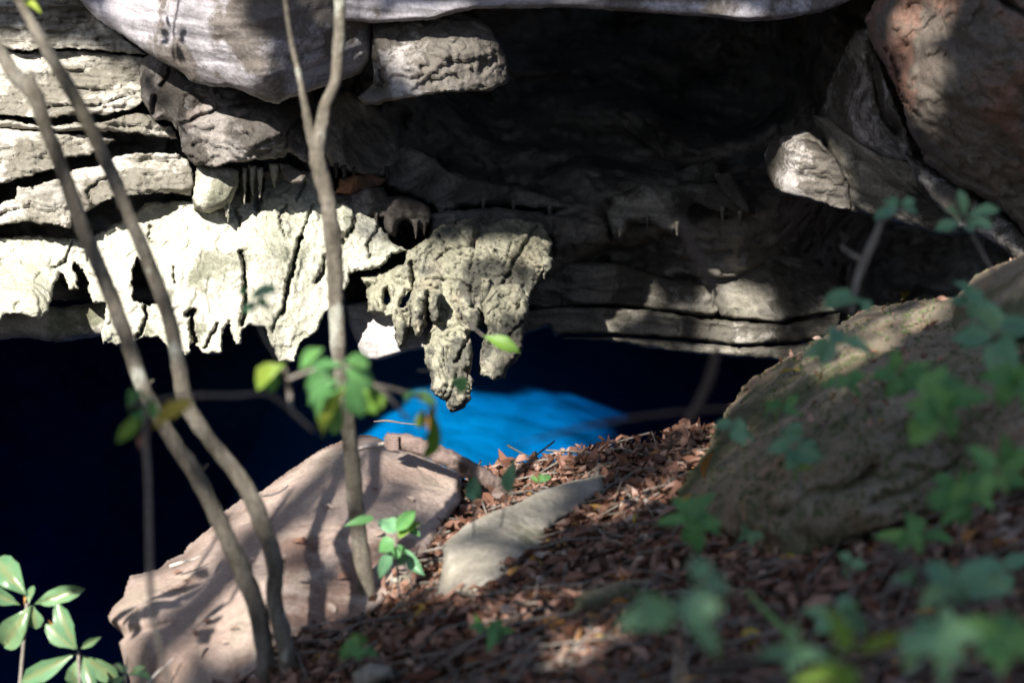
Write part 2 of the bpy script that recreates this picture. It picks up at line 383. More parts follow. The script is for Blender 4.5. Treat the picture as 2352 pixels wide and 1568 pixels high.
grid_sheet('lake_bed', -9, 9, 4.5, 21, 160, 160, lambda X, Y: -7.6 + 1.95 * np.exp(-((X + .5) / 2.6) ** 2 - ((Y - 13.6) / np.where(Y > 13.6, 7.0, 2.6)) ** 2) - 3.0 * ss0(-1.5, -3.2, X) + .12 * n2(X, Y, 1.1, 2), M['bed'], bvh=True)  # mound shaped to hold the blue glow, left side sunk to go dark

# --- cave roof: thick slab of bedrock, unseen hole added for the blue sun patch
BLUE = [(840, 1040), (870, 970), (930, 930), (1010, 935), (1090, 972), (1160, 945), (1230, 920), (1255, 935), (1245, 980), (1225, 1040), (1220, 1110), (1100, 1130), (900, 1060)]
BLUE_HALO = [(600, 1110), (720, 980), (830, 900), (980, 885), (1090, 925), (1220, 890), (1330, 870), (1350, 930), (1300, 1080), (1200, 1180), (760, 1170)]
def in_blue(x, y): return sdf_poly(x, y, BLUE_HALO) < 20
def roof_keep_z(Z):
    def keep(X, Y):
        t = (Z - BEDZ) / S[2]
        q = np.stack([X - S[0] * t, Y - S[1] * t, np.full(X.shape, BEDZ)], -1)
        u, v, D = proj(q)
        return ~((D > 5) & in_blue(u, v))
    return keep
for nm, Z in (('cave_roof', 0.15),):
    X, Y = np.meshgrid(np.linspace(-9, 9, 190), np.linspace(7.9, 21, 140))
    kk = roof_keep_z(Z)((X[:-1, :-1] + X[1:, 1:]) / 2, (Y[:-1, :-1] + Y[1:, 1:]) / 2)
    top = np.stack([X, Y, Z + .06 * n2(X, Y, .8, 5)], -1).reshape(-1, 3)
    idx = np.arange(X.size).reshape(X.shape)
    Q = np.stack([idx[:-1, :-1][kk], idx[:-1, 1:][kk], idx[1:, 1:][kk], idx[1:, :-1][kk]], -1)
    bot = top.copy(); bot[:, 2] -= .28 + .2 * np.abs(n2(X, Y, .6, 8).ravel())
    bot[:, :2] -= np.array([-S[0], -S[1]]) / S[2] * -.3
    e = np.concatenate([Q[:, [0, 1]], Q[:, [1, 2]], Q[:, [2, 3]], Q[:, [3, 0]]]); NN = X.size
    key = e[:, 0].astype(np.int64) * NN + e[:, 1]; rk = e[:, 1].astype(np.int64) * NN + e[:, 0]; be = e[~np.isin(key, rk)]
    side = np.stack([be[:, 1], be[:, 0], be[:, 0] + NN, be[:, 1] + NN], -1)
    allQ = np.concatenate([Q, side, Q[:, ::-1] + NN]); Va = np.concatenate([top, bot])
    us = np.unique(allQ); rm = np.zeros(2 * NN, int); rm[us] = np.arange(len(us))
    o = add_mesh(nm, Va[us], rm[allQ], None, M['cave'], origin=(0, 12, .1)); o['kind'] = 'structure'
# --- chamber walls round the pool
def wall_sheet(name, pts, z0, z1, mat):
    pts = np.array(pts, float); seg = np.r_[0, np.cumsum(np.linalg.norm(np.diff(pts, axis=0), axis=1))]
    s = np.linspace(0, seg[-1], 160); x = np.interp(s, seg, pts[:, 0]); y = np.interp(s, seg, pts[:, 1]); z = np.linspace(z0, z1, 50)
    Xs, Zs = np.meshgrid(x, z); Ys, _ = np.meshgrid(y, z)
    q = np.stack([Xs, Ys, Zs], -1).reshape(-1, 3); d = fbm(q * .9, 5) * .6
    q[:, 0] += d * .5; q[:, 1] += d
    idx = np.arange(len(q)).reshape(50, 160)
    Q = np.stack([idx[:-1, :-1], idx[:-1, 1:], idx[1:, 1:], idx[1:, :-1]], -1).reshape(-1, 4)
    o = add_mesh(name, q, Q, None, mat); o['kind'] = 'structure'
wall_sheet('cave_chamber_wall', [(-7.5, 6.5), (-8, 12), (-6, 18), (0, 19.5), (6, 18), (8, 12), (7.5, 6.5)], -10.2, .5, M['cave'])

# --- cliff face above the mouth and the dark back of the mouth
def structure(o): o['kind'] = 'structure'; return o
structure(relief('cliff_face', [(60, -1150), (3300, -1150), (3300, 20), (2300, 20), (1950, -30), (1400, -40), (900, -30), (200, -30), (150, 20), (60, 20)],
       [(-900, -600, 8.3), (0, -600, 8.2), (0, 0, 8.05), (300, -60, 7.7), (700, -400, 7.7), (1200, -100, 7.5), (2000, -100, 7.3), (2400, -100, 7.0), (3300, -300, 6.6), (1500, -1000, 8.0), (0, -1100, 8.4)],
       M['strata'], step=16, w=30, b=.1, thick=.6, amp=.08, freq=1.6, aniso=(.8, 6, .05, .1)))
structure(relief('cliff_sun_block', [(-1330, -2300), (-1250, 900), (-3600, 1100), (-3600, -2300)], [(-1330, 0, 8.3), (-2400, 0, 7.6), (-3600, 0, 6.0)], M['strata'], step=24, amp=.12, freq=1.5, aniso=(.8, 6, .06, .1), thick=.6))  # unseen rock added to keep stray sun off the left of the pool
structure(relief('cave_wall_left', [(-900, -20), (-60, -20), (-40, 830), (-900, 860)], [(-900, 400, 8.4), (-60, 300, 8.1), (-60, 800, 8.2), (-500, 0, 8.25)], M['strata'], step=12, amp=.08, freq=2, aniso=(.8, 9, .06, .1), thick=.5))
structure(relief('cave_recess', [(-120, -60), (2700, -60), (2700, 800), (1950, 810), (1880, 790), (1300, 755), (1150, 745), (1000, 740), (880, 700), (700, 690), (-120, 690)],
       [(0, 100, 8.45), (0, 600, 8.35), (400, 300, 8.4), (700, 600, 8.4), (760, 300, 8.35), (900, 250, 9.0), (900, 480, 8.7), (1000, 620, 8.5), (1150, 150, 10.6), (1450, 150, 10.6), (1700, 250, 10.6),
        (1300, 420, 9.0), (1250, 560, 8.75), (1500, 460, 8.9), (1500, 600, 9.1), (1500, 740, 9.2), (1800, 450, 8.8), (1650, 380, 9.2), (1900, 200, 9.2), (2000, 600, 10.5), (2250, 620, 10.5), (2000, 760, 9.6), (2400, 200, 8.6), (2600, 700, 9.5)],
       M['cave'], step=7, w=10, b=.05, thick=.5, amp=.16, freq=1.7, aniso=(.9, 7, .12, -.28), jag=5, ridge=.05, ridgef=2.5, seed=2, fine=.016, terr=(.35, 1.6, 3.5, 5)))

# --- layered wall on the left
lw = empty('layered_wall', P(150, 520, 8.0), 'sunlit layered limestone wall with deep dark gaps between its slabs', 'rock wall')
E1 = [(-60, -70), (185, -70), (215, 30), (278, 80), (345, 132), (330, 127), (250, 118), (165, 110), (100, 112), (50, 118), (0, 108), (-60, 105)]
E2 = [(-60, 111), (0, 113), (50, 123), (100, 117), (165, 115), (250, 123), (330, 132), (345, 180), (340, 215), (316, 248), (280, 257), (250, 265), (215, 263), (150, 265), (100, 275), (60, 271), (30, 267), (-60, 262)]
E3a = [(-60, 266), (30, 272), (60, 285), (120, 288), (170, 284), (230, 282), (313, 258), (345, 265), (365, 285), (393, 290), (405, 305), (412, 321), (390, 318), (340, 311), (296, 305), (222, 302), (139, 303), (60, 297), (-60, 288)]
E3b = [(-60, 291), (60, 300), (139, 307), (222, 310), (266, 322), (240, 333), (209, 356), (156, 362), (129, 386), (70, 403), (10, 420), (-60, 428)]
E4 = [(167, 390), (140, 408), (100, 421), (60, 432), (38, 428), (36, 455), (0, 467), (-60, 470), (-60, 520), (0, 518), (40, 512), (70, 508), (90, 515), (110, 512), (140, 520), (163, 522), (166, 503), (182, 500), (196, 488), (215, 476), (243, 459), (270, 455), (300, 449), (348, 445), (400, 442), (440, 451), (445, 400), (431, 369), (407, 353), (313, 352), (264, 360), (240, 378)]
lay = dict(mat=M['strata'], parent=lw, thick=.28, w=4, b=.015, amp=.018, freq=3.5, aniso=(1.2, 55, .012, .05), jag=3.4, jagf=20, ridge=.004, ridgef=9, fine=.008, terr=(.07, 2.5, 9, 5))
relief('rock_layer', E1, [(0, 0, 7.93), (150, 0, 7.9), (300, 100, 7.95), (100, 110, 7.9)], seed=1, **lay)
relief('rock_layer', E2, [(0, 120, 7.96), (300, 130, 7.96), (150, 260, 7.86), (0, 260, 7.86), (310, 240, 7.88)], seed=2, cracks=[([(108, 250), (160, 240), (200, 246), (240, 236), (310, 215)], 3, .04), ([(150, 205), (200, 205), (260, 220)], 2.5, .02)], **lay)
relief('rock_layer', E3a, [(0, 275, 7.9), (200, 300, 7.86), (400, 310, 7.84)], seed=3, **lay)
relief('rock_layer', E3b, [(0, 300, 7.92), (200, 320, 7.9), (100, 380, 7.82), (0, 420, 7.8)], seed=4, cracks=[([(0, 345), (60, 335), (140, 345), (200, 330)], 2.5, .015)], **lay)
relief('rock_layer', E4, [(0, 480, 7.86), (200, 400, 7.9), (420, 400, 7.84), (300, 450, 7.78), (100, 515, 7.78)], seed=5,
       cracks=[([(215, 478), (200, 440), (225, 420), (270, 400)], 3.5, .05), ([(0, 495), (30, 480), (65, 478), (70, 462)], 3, .03), ([(60, 440), (110, 425)], 3, .02)], **lay)

# --- flowstone curtain
fc = empty('flowstone_curtain', P(450, 560, 8.0), 'bright sunlit cream flowstone curtain with a ragged fringe of short stalactites', 'flowstone')
FC = [(-60, 548), (0, 546), (60, 540), (130, 545), (195, 552), (240, 528), (290, 498), (340, 464), (440, 462), (452, 410), (520, 395), (640, 390), (725, 392), (770, 440), (800, 470), (860, 500), (905, 560), (934, 575), (900, 585), (885, 602), (871, 616), (847, 621), (826, 623), (804, 625),
      (800, 647), (793, 668), (779, 667), (755, 713), (741, 727), (730, 759), (723, 769), (696, 781), (687, 786), (685, 807), (678, 831), (636, 831), (630, 804), (616, 783), (609, 752), (588, 748), (574, 748), (555, 764), (556, 774), (553, 790), (543, 793), (536, 783), (532, 765), (525, 738), (513, 758),
      (511, 786), (508, 812), (480, 815), (463, 809), (449, 793), (440, 772), (438, 807), (431, 820), (403, 802), (396, 793), (390, 801), (379, 793), (365, 774), (330, 776), (313, 781), (278, 793), (268, 799), (243, 783), (236, 791), (230, 776), (240, 722), (243, 695), (215, 694), (205, 680), (202, 660), (198, 630), (182, 608), (170, 598), (166, 612), (178, 640), (180, 665), (158, 665), (150, 640), (139, 625), (125, 650), (118, 690), (108, 716), (90, 734), (50, 722), (15, 720), (0, 735), (-60, 740)]
FCH = [[(316, 588), (305, 620), (303, 640), (307, 690), (340, 700), (364, 696), (350, 660), (340, 620), (328, 600)]]
FCC = [([(553, 578), (563, 610), (560, 640), (565, 690), (563, 712), (556, 745)], 4, .10), ([(692, 543), (682, 574), (675, 605), (672, 630), (661, 647), (657, 682), (649, 718)], 4, .12), ([(748, 588), (741, 623), (727, 647)], 4, .09),
       ([(431, 724), (445, 713), (440, 748), (449, 783)], 4.5, .14), ([(334, 703), (334, 734), (316, 774)], 4, .11), ([(396, 612), (400, 647)], 2.5, .05), ([(205, 560), (200, 600)], 3, .06), ([(165, 560), (150, 600), (120, 615)], 3, .05),
       ([(600, 410), (595, 450), (590, 480)], 5, .10), ([(572, 420), (568, 460)], 4, .08), ([(540, 480), (552, 520)], 3, .05), ([(660, 470), (640, 500), (655, 540)], 2.5, .04), ([(700, 420), (680, 460)], 3, .05), ([(720, 470), (700, 520), (690, 545)], 2.5, .04),
       ([(350, 520), (340, 545), (355, 560)], 3, .04), ([(770, 520), (790, 545), (770, 570)], 4, .1), ([(640, 720), (625, 760)], 2.5, .05), ([(500, 745), (470, 800)], 3, .06), ([(870, 520), (845, 560), (850, 590)], 3, .05), ([(820, 480), (812, 520), (790, 560)], 4, .08)]
relief('curtain_face', FC, [(0, 560, 7.95), (60, 660, 7.78), (200, 620, 7.9), (300, 500, 8.0), (400, 600, 7.82), (450, 800, 7.78), (560, 600, 7.76), (560, 430, 7.9), (660, 800, 7.74), (700, 560, 7.82), (760, 450, 7.95), (850, 540, 7.9), (790, 640, 7.85), (240, 760, 7.84)], M['flow'], fc,
       step=3, w=6, b=.03, thick=.16, amp=.02, freq=3.2, aniso=(7, 2.0, .010, .0), terr=(.06, 3.4, 1.3, 5), jag=4.5, jagf=16, cracks=FCC, holes=FCH, seed=6, ridge=.008, ridgef=6, fine=.008)
relief('base_rock', [(-60, 690), (60, 700), (140, 705), (245, 690), (370, 700), (372, 740), (250, 770), (209, 775), (132, 788), (52, 775), (0, 780), (-60, 778)], [(0, 740, 8.02), (240, 740, 8.06), (370, 720, 8.15)], M['stone'], fc, w=22, b=.08, amp=.03, freq=4, thick=.3, jag=2.5, seed=8)
relief('drip_lobe', [(450, 380), (448, 420), (441, 455), (446, 478), (468, 490), (490, 487), (512, 478), (533, 462), (545, 430), (550, 392), (500, 375)], [(495, 430, 7.74)], M['flow'], fc, step=3.5, w=40, b=.09, amp=.03, jag=3, seed=9, thick=.15)
for k, (x, y0, y1, ww) in enumerate([(520, 455, 500, 9), (580, 400, 450, 10), (597, 405, 455, 8), (630, 395, 430, 12), (524, 470, 512, 6), (562, 405, 470, 6)]):
    relief('stalactite', [(x - ww, y0 - 20), (x + ww, y0 - 20), (x + ww * .8, y0), (x + 2, y1), (x - 2, y1), (x - ww * .8, y0)], [(x, y0, 7.78)], M['flow'], fc, step=2.5, w=ww, b=.03, amp=.012, jag=1.5, jagf=12, seed=20 + k, thick=.1, fine=.003)
relief('loose_flake', [(640, 375), (662, 378), (690, 392), (703, 405), (695, 420), (672, 424), (655, 412)], [(640, 380, 7.8), (700, 410, 7.72), (670, 424, 7.7)], M['lichen'], fc, step=3, w=8, b=.02, amp=.01, jag=2, seed=12, thick=.08)

# --- pale block tucked under the curtain
o = relief('pale_block', [(790, 700), (802, 751), (830, 818), (847, 829), (871, 829), (906, 819), (941, 808), (974, 802), (1000, 780), (990, 740), (941, 720), (885, 700), (844, 690)], [(800, 740, 8.15), (850, 800, 7.95), (960, 780, 7.92), (900, 830, 7.93)], rock_mat('pale_stone', [(.30, .28, .28), (.40, .38, .38), (.46, .44, .44)], stain_amt=.12, streak=((2, 2, 40), (0, -.2, 0), .3), bump=.3), w=14, b=.05, amp=.02, freq=3, jag=1.5, seed=13, thick=.4, aniso=(1.5, 30, .006, -.2))
tag(o, 'smooth pale wedge of rock tucked under the flowstone, half white in sun', 'rock')

# --- central stalactites
sc_ = empty('stalactite_cluster', P(1080, 540, 8.1), 'drab olive cluster of thick stalactites hanging over the blue pool', 'stalactites')
I1 = [(827, 640), (847, 658), (842, 675), (847, 690), (843, 718), (870, 722), (897, 726), (905, 750), (910, 772), (913, 797), (923, 796), (936, 783), (941, 758), (946, 748), (952, 768), (962, 774), (974, 786), (1010, 770), (1075, 770), (1110, 748), (1130, 790), (1190, 780), (1209, 735), (1216, 690), (1230, 655), (1240, 626), (1262, 606), (1270, 560), (1245, 510), (1180, 500), (1095, 500), (1010, 520), (960, 560), (934, 578), (930, 605), (885, 622)]
st = dict(mat=M['cluster'], parent=sc_, step=3.5, jag=3.8, jagf=16, ridge=.006, ridgef=8, fine=.012, terr=(.09, 7, 3, 5))
relief('stalactite_base', I1, [(850, 650, 7.86), (880, 700, 7.84), (960, 600, 7.88), (1060, 640, 7.82), (1180, 640, 7.88), (1240, 560, 8.1), (1100, 520, 8.05), (1000, 760, 7.9), (1150, 760, 7.85)], w=10, b=.06, amp=.03, freq=4, seed=30, thick=.2,
       holes=[[(886, 664), (894, 672), (895, 690), (889, 702), (883, 692), (882, 675)], [(945, 668), (938, 690), (925, 706), (918, 702), (926, 686), (938, 670)], [(1076, 758), (1108, 752), (1112, 775), (1085, 775)]],
       cracks=[([(1230, 520), (1190, 590), (1150, 660), (1110, 700)], 3.5, .06), ([(1090, 560), (1080, 620)], 3, .04), ([(945, 600), (950, 660)], 3, .06), ([(1175, 560), (1160, 610)], 2.5, .04), ([(980, 640), (1060, 645), (1090, 670)], 2.5, .025), ([(1200, 660), (1170, 720), (1130, 745)], 3, .04), ([(1010, 540), (1030, 575), (1000, 600)], 2.5, .03)], **st)
I2 = [(972, 795), (977, 835), (990, 870), (989, 892), (1000, 908), (1021, 922), (1030, 945), (1045, 946), (1066, 937), (1080, 918), (1083, 894), (1090, 873), (1078, 859), (1081, 845), (1086, 825), (1085, 793), (1078, 770), (1088, 745), (1064, 735), (1066, 700), (1050, 680), (1025, 688), (1008, 712), (995, 742), (980, 765)]
relief('stalactite', I2, [(1030, 700, 7.86), (1010, 800, 7.72), (1050, 830, 7.72), (1045, 930, 7.74)], w=26, b=.09, amp=.025, freq=5, seed=31, thick=.12, cracks=[([(1078, 765), (1064, 800), (1048, 830)], 4, .05), ([(1050, 850), (1040, 900), (1025, 920)], 3, .03), ([(1072, 850), (1078, 890)], 3, .04)], **st)
relief('stalactite', [(944, 655), (990, 655), (988, 690), (982, 715), (979, 745), (969, 771), (955, 771), (945, 748), (942, 700)], [(965, 660, 7.8), (962, 760, 7.7)], w=22, b=.1, amp=.025, seed=32, thick=.1, **st)
relief('stalactite', [(986, 672), (1015, 672), (1012, 700), (1013, 722), (1006, 741), (995, 743), (987, 728)], [(1000, 700, 7.72)], w=14, b=.07, amp=.02, seed=33, thick=.1, **st)
relief('stalactite', [(1112, 740), (1118, 756), (1108, 785), (1104, 812), (1099, 842), (1101, 861), (1132, 874), (1160, 871), (1164, 851), (1188, 829), (1198, 808), (1210, 740), (1216, 690), (1195, 650), (1130, 655), (1104, 695)], [(1160, 670, 7.82), (1150, 760, 7.74), (1140, 860, 7.76)], w=28, b=.09, amp=.025, freq=5, seed=34, thick=.14, cracks=[([(1200, 740), (1170, 770), (1150, 785)], 3, .04), ([(1195, 690), (1180, 740)], 2.5, .03)], **st)
relief('stalactite', [(1060, 705), (1100, 708), (1104, 728), (1098, 755), (1084, 762), (1066, 742), (1058, 722)], [(1080, 735, 7.72)], w=18, b=.08, amp=.02, seed=35, thick=.1, **st)
relief('stalactite', [(1106, 635), (1128, 638), (1130, 655), (1127, 690), (1118, 708), (1110, 704), (1104, 690), (1102, 655)], [(1115, 660, 7.79)], w=13, b=.05, amp=.02, seed=36, thick=.1, **st)
relief('stalactite', [(1045, 505), (1100, 495), (1105, 530), (1098, 560), (1085, 577), (1068, 572), (1055, 555), (1046, 535)], [(1080, 530, 7.98)], w=20, b=.09, amp=.03, seed=37, thick=.15, **st)
relief('stalactite', [(1240, 590), (1272, 590), (1270, 612), (1258, 632), (1246, 645), (1243, 620)], [(1255, 610, 8.0)], w=12, b=.05, amp=.02, seed=38, thick=.1, **st)
relief('stalactite', [(902, 720), (940, 724), (941, 758), (935, 784), (924, 797), (913, 797), (909, 772), (904, 748)], [(925, 760, 7.74)], w=15, b=.08, amp=.02, seed=39, thick=.1, **st)

# --- great overhang at the top
oh = empty('rock_overhang', P(700, 60, 7.6), 'smooth lilac grey rock overhang with a pointed lower lip', 'rock')
G1 = [(170, -90), (181, 0), (223, 45), (278, 80), (348, 129), (386, 150), (428, 174), (438, 188), (480, 198), (532, 202), (570, 216), (609, 233), (640, 240), (654, 231), (696, 216), (730, 205), (788, 184), (833, 167), (852, 139), (856, 60), (870, -90)]
relief('overhang_slab', G1, [(180, 0, 7.66), (300, 60, 7.44), (420, 120, 7.34), (500, 60, 7.16), (520, 180, 7.28), (640, 235, 7.28), (620, 130, 7.14), (720, 60, 7.21), (740, 190, 7.41), (850, 100, 7.46), (450, -80, 7.21), (800, -60, 7.26), (300, -80, 7.46)], M['over'], oh, w=16, b=.07, thick=.6, amp=.035, freq=2.6, jag=1.8, aniso=(1.2, 22, .006, -.15), seed=40, ridge=.008, ridgef=5, fine=.004,
       cracks=[([(480, -60), (520, 20), (560, 60)], 20, .012)], lumps=[(600, 170, 40, .04)])
G2 = [(858, 30), (1040, 20), (1105, 45), (1128, 65), (1147, 100), (1161, 130), (1169, 170), (1165, 192), (1130, 208), (1080, 211), (1010, 213), (950, 223), (900, 233), (870, 241), (836, 239), (823, 222), (846, 204), (857, 190), (856, 100)]
relief('overhang_block', G2, [(860, 60, 7.42), (1040, 40, 7.35), (1000, 120, 7.25), (1120, 120, 7.32), (1160, 180, 7.42), (950, 210, 7.25), (840, 230, 7.3), (1080, 200, 7.3)], M['lichen'], oh, w=9, b=.045, thick=.5, amp=.03, freq=3.5, jag=3.5, seed=41, fine=.010, terr=(.08, 3, 5, 4), cracks=[([(858, 100), (870, 160), (880, 190)], 5, .05), ([(823, 205), (850, 196), (870, 205)], 10, .07)])
G0 = [(770, -120), (785, 48), (860, 54), (920, 50), (1000, 45), (1050, 30), (1100, 21), (1180, 20), (1300, 18), (1420, 25), (1550, 34), (1634, 40), (1721, 52), (1791, 45), (1878, 31), (1930, 14), (1990, -10), (2020, -120)]
relief('overhang_lip', G0, [(790, 0, 7.28), (900, 40, 7.20), (1200, 10, 7.20), (1500, 20, 7.25), (1750, 40, 7.25), (1960, -10, 7.40), (1300, -110, 7.15)], M['over'], oh, w=12, b=.05, thick=.9, amp=.025, freq=3, jag=1.6, aniso=(1.0, 26, .006, .02), seed=42, fine=.004)

# --- dark hanging block below it
hb = empty('hanging_block', P(540, 160, 7.8), 'dark lichen blackened rock block hanging below the pale overhang', 'rock')
H1 = [(350, 115), (323, 139), (321, 190), (324, 222), (336, 252), (358, 278), (380, 276), (393, 283), (404, 300), (430, 300), (470, 240), (480, 195), (430, 170), (390, 140)]
relief('upper_knob', H1, [(330, 150, 7.8), (360, 180, 7.68), (370, 260, 7.7), (430, 230, 7.6)], M['dark'], hb, w=18, b=.09, amp=.045, freq=6, jag=3, seed=43, ridge=.02, thick=.35, cracks=[([(356, 225), (350, 245), (353, 262)], 6, .08), ([(370, 195), (385, 180), (390, 160)], 4, .04)])
H2 = [(404, 270), (414, 330), (421, 351), (431, 366), (449, 380), (466, 378), (497, 385), (529, 373), (570, 370), (609, 366), (654, 364), (662, 350), (690, 368), (716, 384), (722, 360), (728, 300), (745, 250), (735, 195), (640, 190), (560, 195), (470, 180), (420, 200)]
relief('block_face', H2, [(420, 300, 7.68), (450, 240, 7.62), (560, 230, 7.64), (560, 300, 7.56), (640, 280, 7.56), (700, 250, 7.85), (500, 370, 7.6), (650, 355, 7.62), (715, 375, 7.7)], M['dark'], hb, w=5, b=.025, amp=.025, freq=4, jag=3.5, seed=44, ridge=.008, thick=.4, aniso=(2, 18, .010, -.15), terr=(.09, 3, 6, 5), fine=.01, cracks=[([(420, 285), (460, 265), (500, 252), (560, 242), (600, 238)], 4, .05), ([(655, 360), (660, 300), (690, 270)], 3.5, .04)])

# --- dim rocks inside the mouth
dk = dict(step=4, jag=4, jagf=26, seed=50)
def dim_rock(name, poly, ctrl, mat, label, cat='rock', **kw):
    a = dict(step=4, jag=4, jagf=26, thick=.35, w=14, b=.06, amp=.04, freq=4.5, ridge=.015); a.update(kw)
    o = relief(name, poly, ctrl, mat, None, **a); return tag(o, label, cat)
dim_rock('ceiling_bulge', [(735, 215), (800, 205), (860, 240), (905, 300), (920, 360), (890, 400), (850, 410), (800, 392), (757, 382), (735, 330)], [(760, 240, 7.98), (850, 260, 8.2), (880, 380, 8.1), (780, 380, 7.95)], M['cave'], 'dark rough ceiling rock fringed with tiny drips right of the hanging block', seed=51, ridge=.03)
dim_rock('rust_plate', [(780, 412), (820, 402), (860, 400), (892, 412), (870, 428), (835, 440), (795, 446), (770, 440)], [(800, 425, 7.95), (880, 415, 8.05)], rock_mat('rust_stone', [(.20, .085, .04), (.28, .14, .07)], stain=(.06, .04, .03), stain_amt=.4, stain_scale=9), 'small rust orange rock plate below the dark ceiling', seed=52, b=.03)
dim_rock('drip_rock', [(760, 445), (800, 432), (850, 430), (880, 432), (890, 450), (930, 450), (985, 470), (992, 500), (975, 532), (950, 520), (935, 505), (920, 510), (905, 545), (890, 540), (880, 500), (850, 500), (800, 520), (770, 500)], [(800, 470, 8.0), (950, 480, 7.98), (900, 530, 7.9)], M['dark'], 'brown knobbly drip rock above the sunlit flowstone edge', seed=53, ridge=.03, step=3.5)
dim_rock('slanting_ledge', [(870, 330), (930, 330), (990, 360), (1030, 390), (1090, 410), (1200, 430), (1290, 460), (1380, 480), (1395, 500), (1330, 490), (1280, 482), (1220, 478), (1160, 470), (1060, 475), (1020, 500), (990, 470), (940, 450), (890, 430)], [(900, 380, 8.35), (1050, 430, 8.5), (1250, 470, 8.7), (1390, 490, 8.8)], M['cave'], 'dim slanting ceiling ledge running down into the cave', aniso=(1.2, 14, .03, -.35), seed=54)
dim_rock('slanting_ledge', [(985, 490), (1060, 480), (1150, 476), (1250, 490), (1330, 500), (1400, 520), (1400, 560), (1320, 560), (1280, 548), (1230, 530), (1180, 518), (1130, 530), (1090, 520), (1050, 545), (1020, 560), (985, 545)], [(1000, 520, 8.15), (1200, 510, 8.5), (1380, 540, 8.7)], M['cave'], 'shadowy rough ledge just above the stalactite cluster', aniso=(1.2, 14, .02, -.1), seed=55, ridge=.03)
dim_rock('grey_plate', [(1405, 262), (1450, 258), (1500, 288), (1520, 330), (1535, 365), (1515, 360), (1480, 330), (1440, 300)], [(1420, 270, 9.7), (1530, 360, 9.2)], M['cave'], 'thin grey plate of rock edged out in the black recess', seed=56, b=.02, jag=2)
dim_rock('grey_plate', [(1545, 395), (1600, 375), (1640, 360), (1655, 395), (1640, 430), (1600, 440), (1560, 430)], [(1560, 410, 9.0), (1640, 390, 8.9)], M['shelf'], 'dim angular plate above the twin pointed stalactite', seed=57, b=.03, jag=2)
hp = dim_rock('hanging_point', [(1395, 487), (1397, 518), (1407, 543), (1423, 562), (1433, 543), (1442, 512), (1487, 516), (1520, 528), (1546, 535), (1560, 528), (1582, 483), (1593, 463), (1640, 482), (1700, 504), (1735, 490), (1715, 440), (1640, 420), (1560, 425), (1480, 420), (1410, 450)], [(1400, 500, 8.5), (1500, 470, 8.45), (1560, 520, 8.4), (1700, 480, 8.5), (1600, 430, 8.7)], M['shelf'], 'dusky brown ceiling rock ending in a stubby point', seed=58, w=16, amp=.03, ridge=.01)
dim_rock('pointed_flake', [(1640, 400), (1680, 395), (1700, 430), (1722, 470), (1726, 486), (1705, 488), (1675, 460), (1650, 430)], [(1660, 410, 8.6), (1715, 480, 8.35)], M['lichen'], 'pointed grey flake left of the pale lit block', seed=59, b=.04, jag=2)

def drips(parent, mat, rows):
    for k, (x, y0, y1, ww, D) in enumerate(rows):
        relief('stalactite', [(x - ww, y0 - 16), (x + ww, y0 - 16), (x + ww * .8, y0), (x + 2, y1), (x - 2, y1), (x - ww * .8, y0)], [(x, y0, D)], mat, parent, step=2.5, w=ww, b=.03, amp=.012, jag=1.5, jagf=12, seed=200 + k + x, thick=.1, fine=.003)
ob = bpy.data.objects
drips(ob['ceiling_bulge'], M['dark'], [(772, 390, 410, 6, 7.95), (790, 394, 424, 8, 7.97), (812, 398, 416, 6, 8.0), (846, 408, 432, 9, 8.05), (868, 404, 420, 6, 8.08), (888, 396, 424, 8, 8.1)])
drips(ob['drip_rock'], M['dark'], [(812, 515, 538, 8, 7.95), (865, 500, 522, 6, 7.92), (955, 520, 548, 8, 7.9), (975, 525, 542, 5, 7.9)])
drips(ob['slanting_ledge'], M['cave'], [(1012, 492, 520, 9, 8.4), (1030, 492, 510, 6, 8.42), (1110, 470, 492, 7, 8.5), (1180, 474, 490, 6, 8.55), (1262, 484, 506, 8, 8.65)])
drips(hp, M['shelf'], [(1487, 512, 532, 4, 8.4), (1556, 524, 545, 6, 8.38), (1660, 490, 512, 7, 8.42), (1700, 498, 522, 8, 8.42)])

# --- shelves low on the right
sh = empty('layered_shelf', P(1550, 800, 8.9), 'low layered rock shelf with sun flecks above the dark water', 'rock ledge')
shk = dict(mat=M['shelf'], parent=sh, jag=2.5, thick=.5, w=11, b=.05, amp=.025, freq=4, aniso=(1.2, 26, .012, .05), ridge=.008, ridgef=8)
relief('rock_layer', [(1200, 640), (1260, 600), (1330, 598), (1430, 606), (1540, 640), (1640, 655), (1665, 700), (1640, 730), (1540, 716), (1480, 706), (1400, 700), (1330, 700), (1250, 709), (1200, 704)], [(1250, 650, 8.95), (1420, 640, 8.85), (1600, 690, 8.8), (1350, 700, 8.8)], seed=60, cracks=[([(1260, 672), (1330, 665), (1400, 672), (1470, 665)], 3, .03)], **shk)
relief('rock_layer', [(1200, 713), (1300, 704), (1400, 706), (1500, 713), (1600, 730), (1700, 738), (1800, 746), (1930, 720), (1930, 770), (1830, 785), (1700, 791), (1600, 781), (1500, 771), (1400, 768), (1300, 768), (1274, 773), (1260, 750), (1200, 768)], [(1230, 740, 8.8), (1500, 740, 8.7), (1750, 765, 8.68), (1900, 750, 8.7)], seed=61, **shk)
relief('rock_layer', [(1290, 776), (1400, 772), (1500, 777), (1600, 787), (1700, 797), (1830, 790), (1940, 774), (1920, 822), (1800, 827), (1700, 823), (1600, 811), (1500, 801), (1420, 786), (1340, 779)], [(1300, 775, 8.75), (1600, 800, 8.68), (1900, 800, 8.7)], seed=62, **shk)
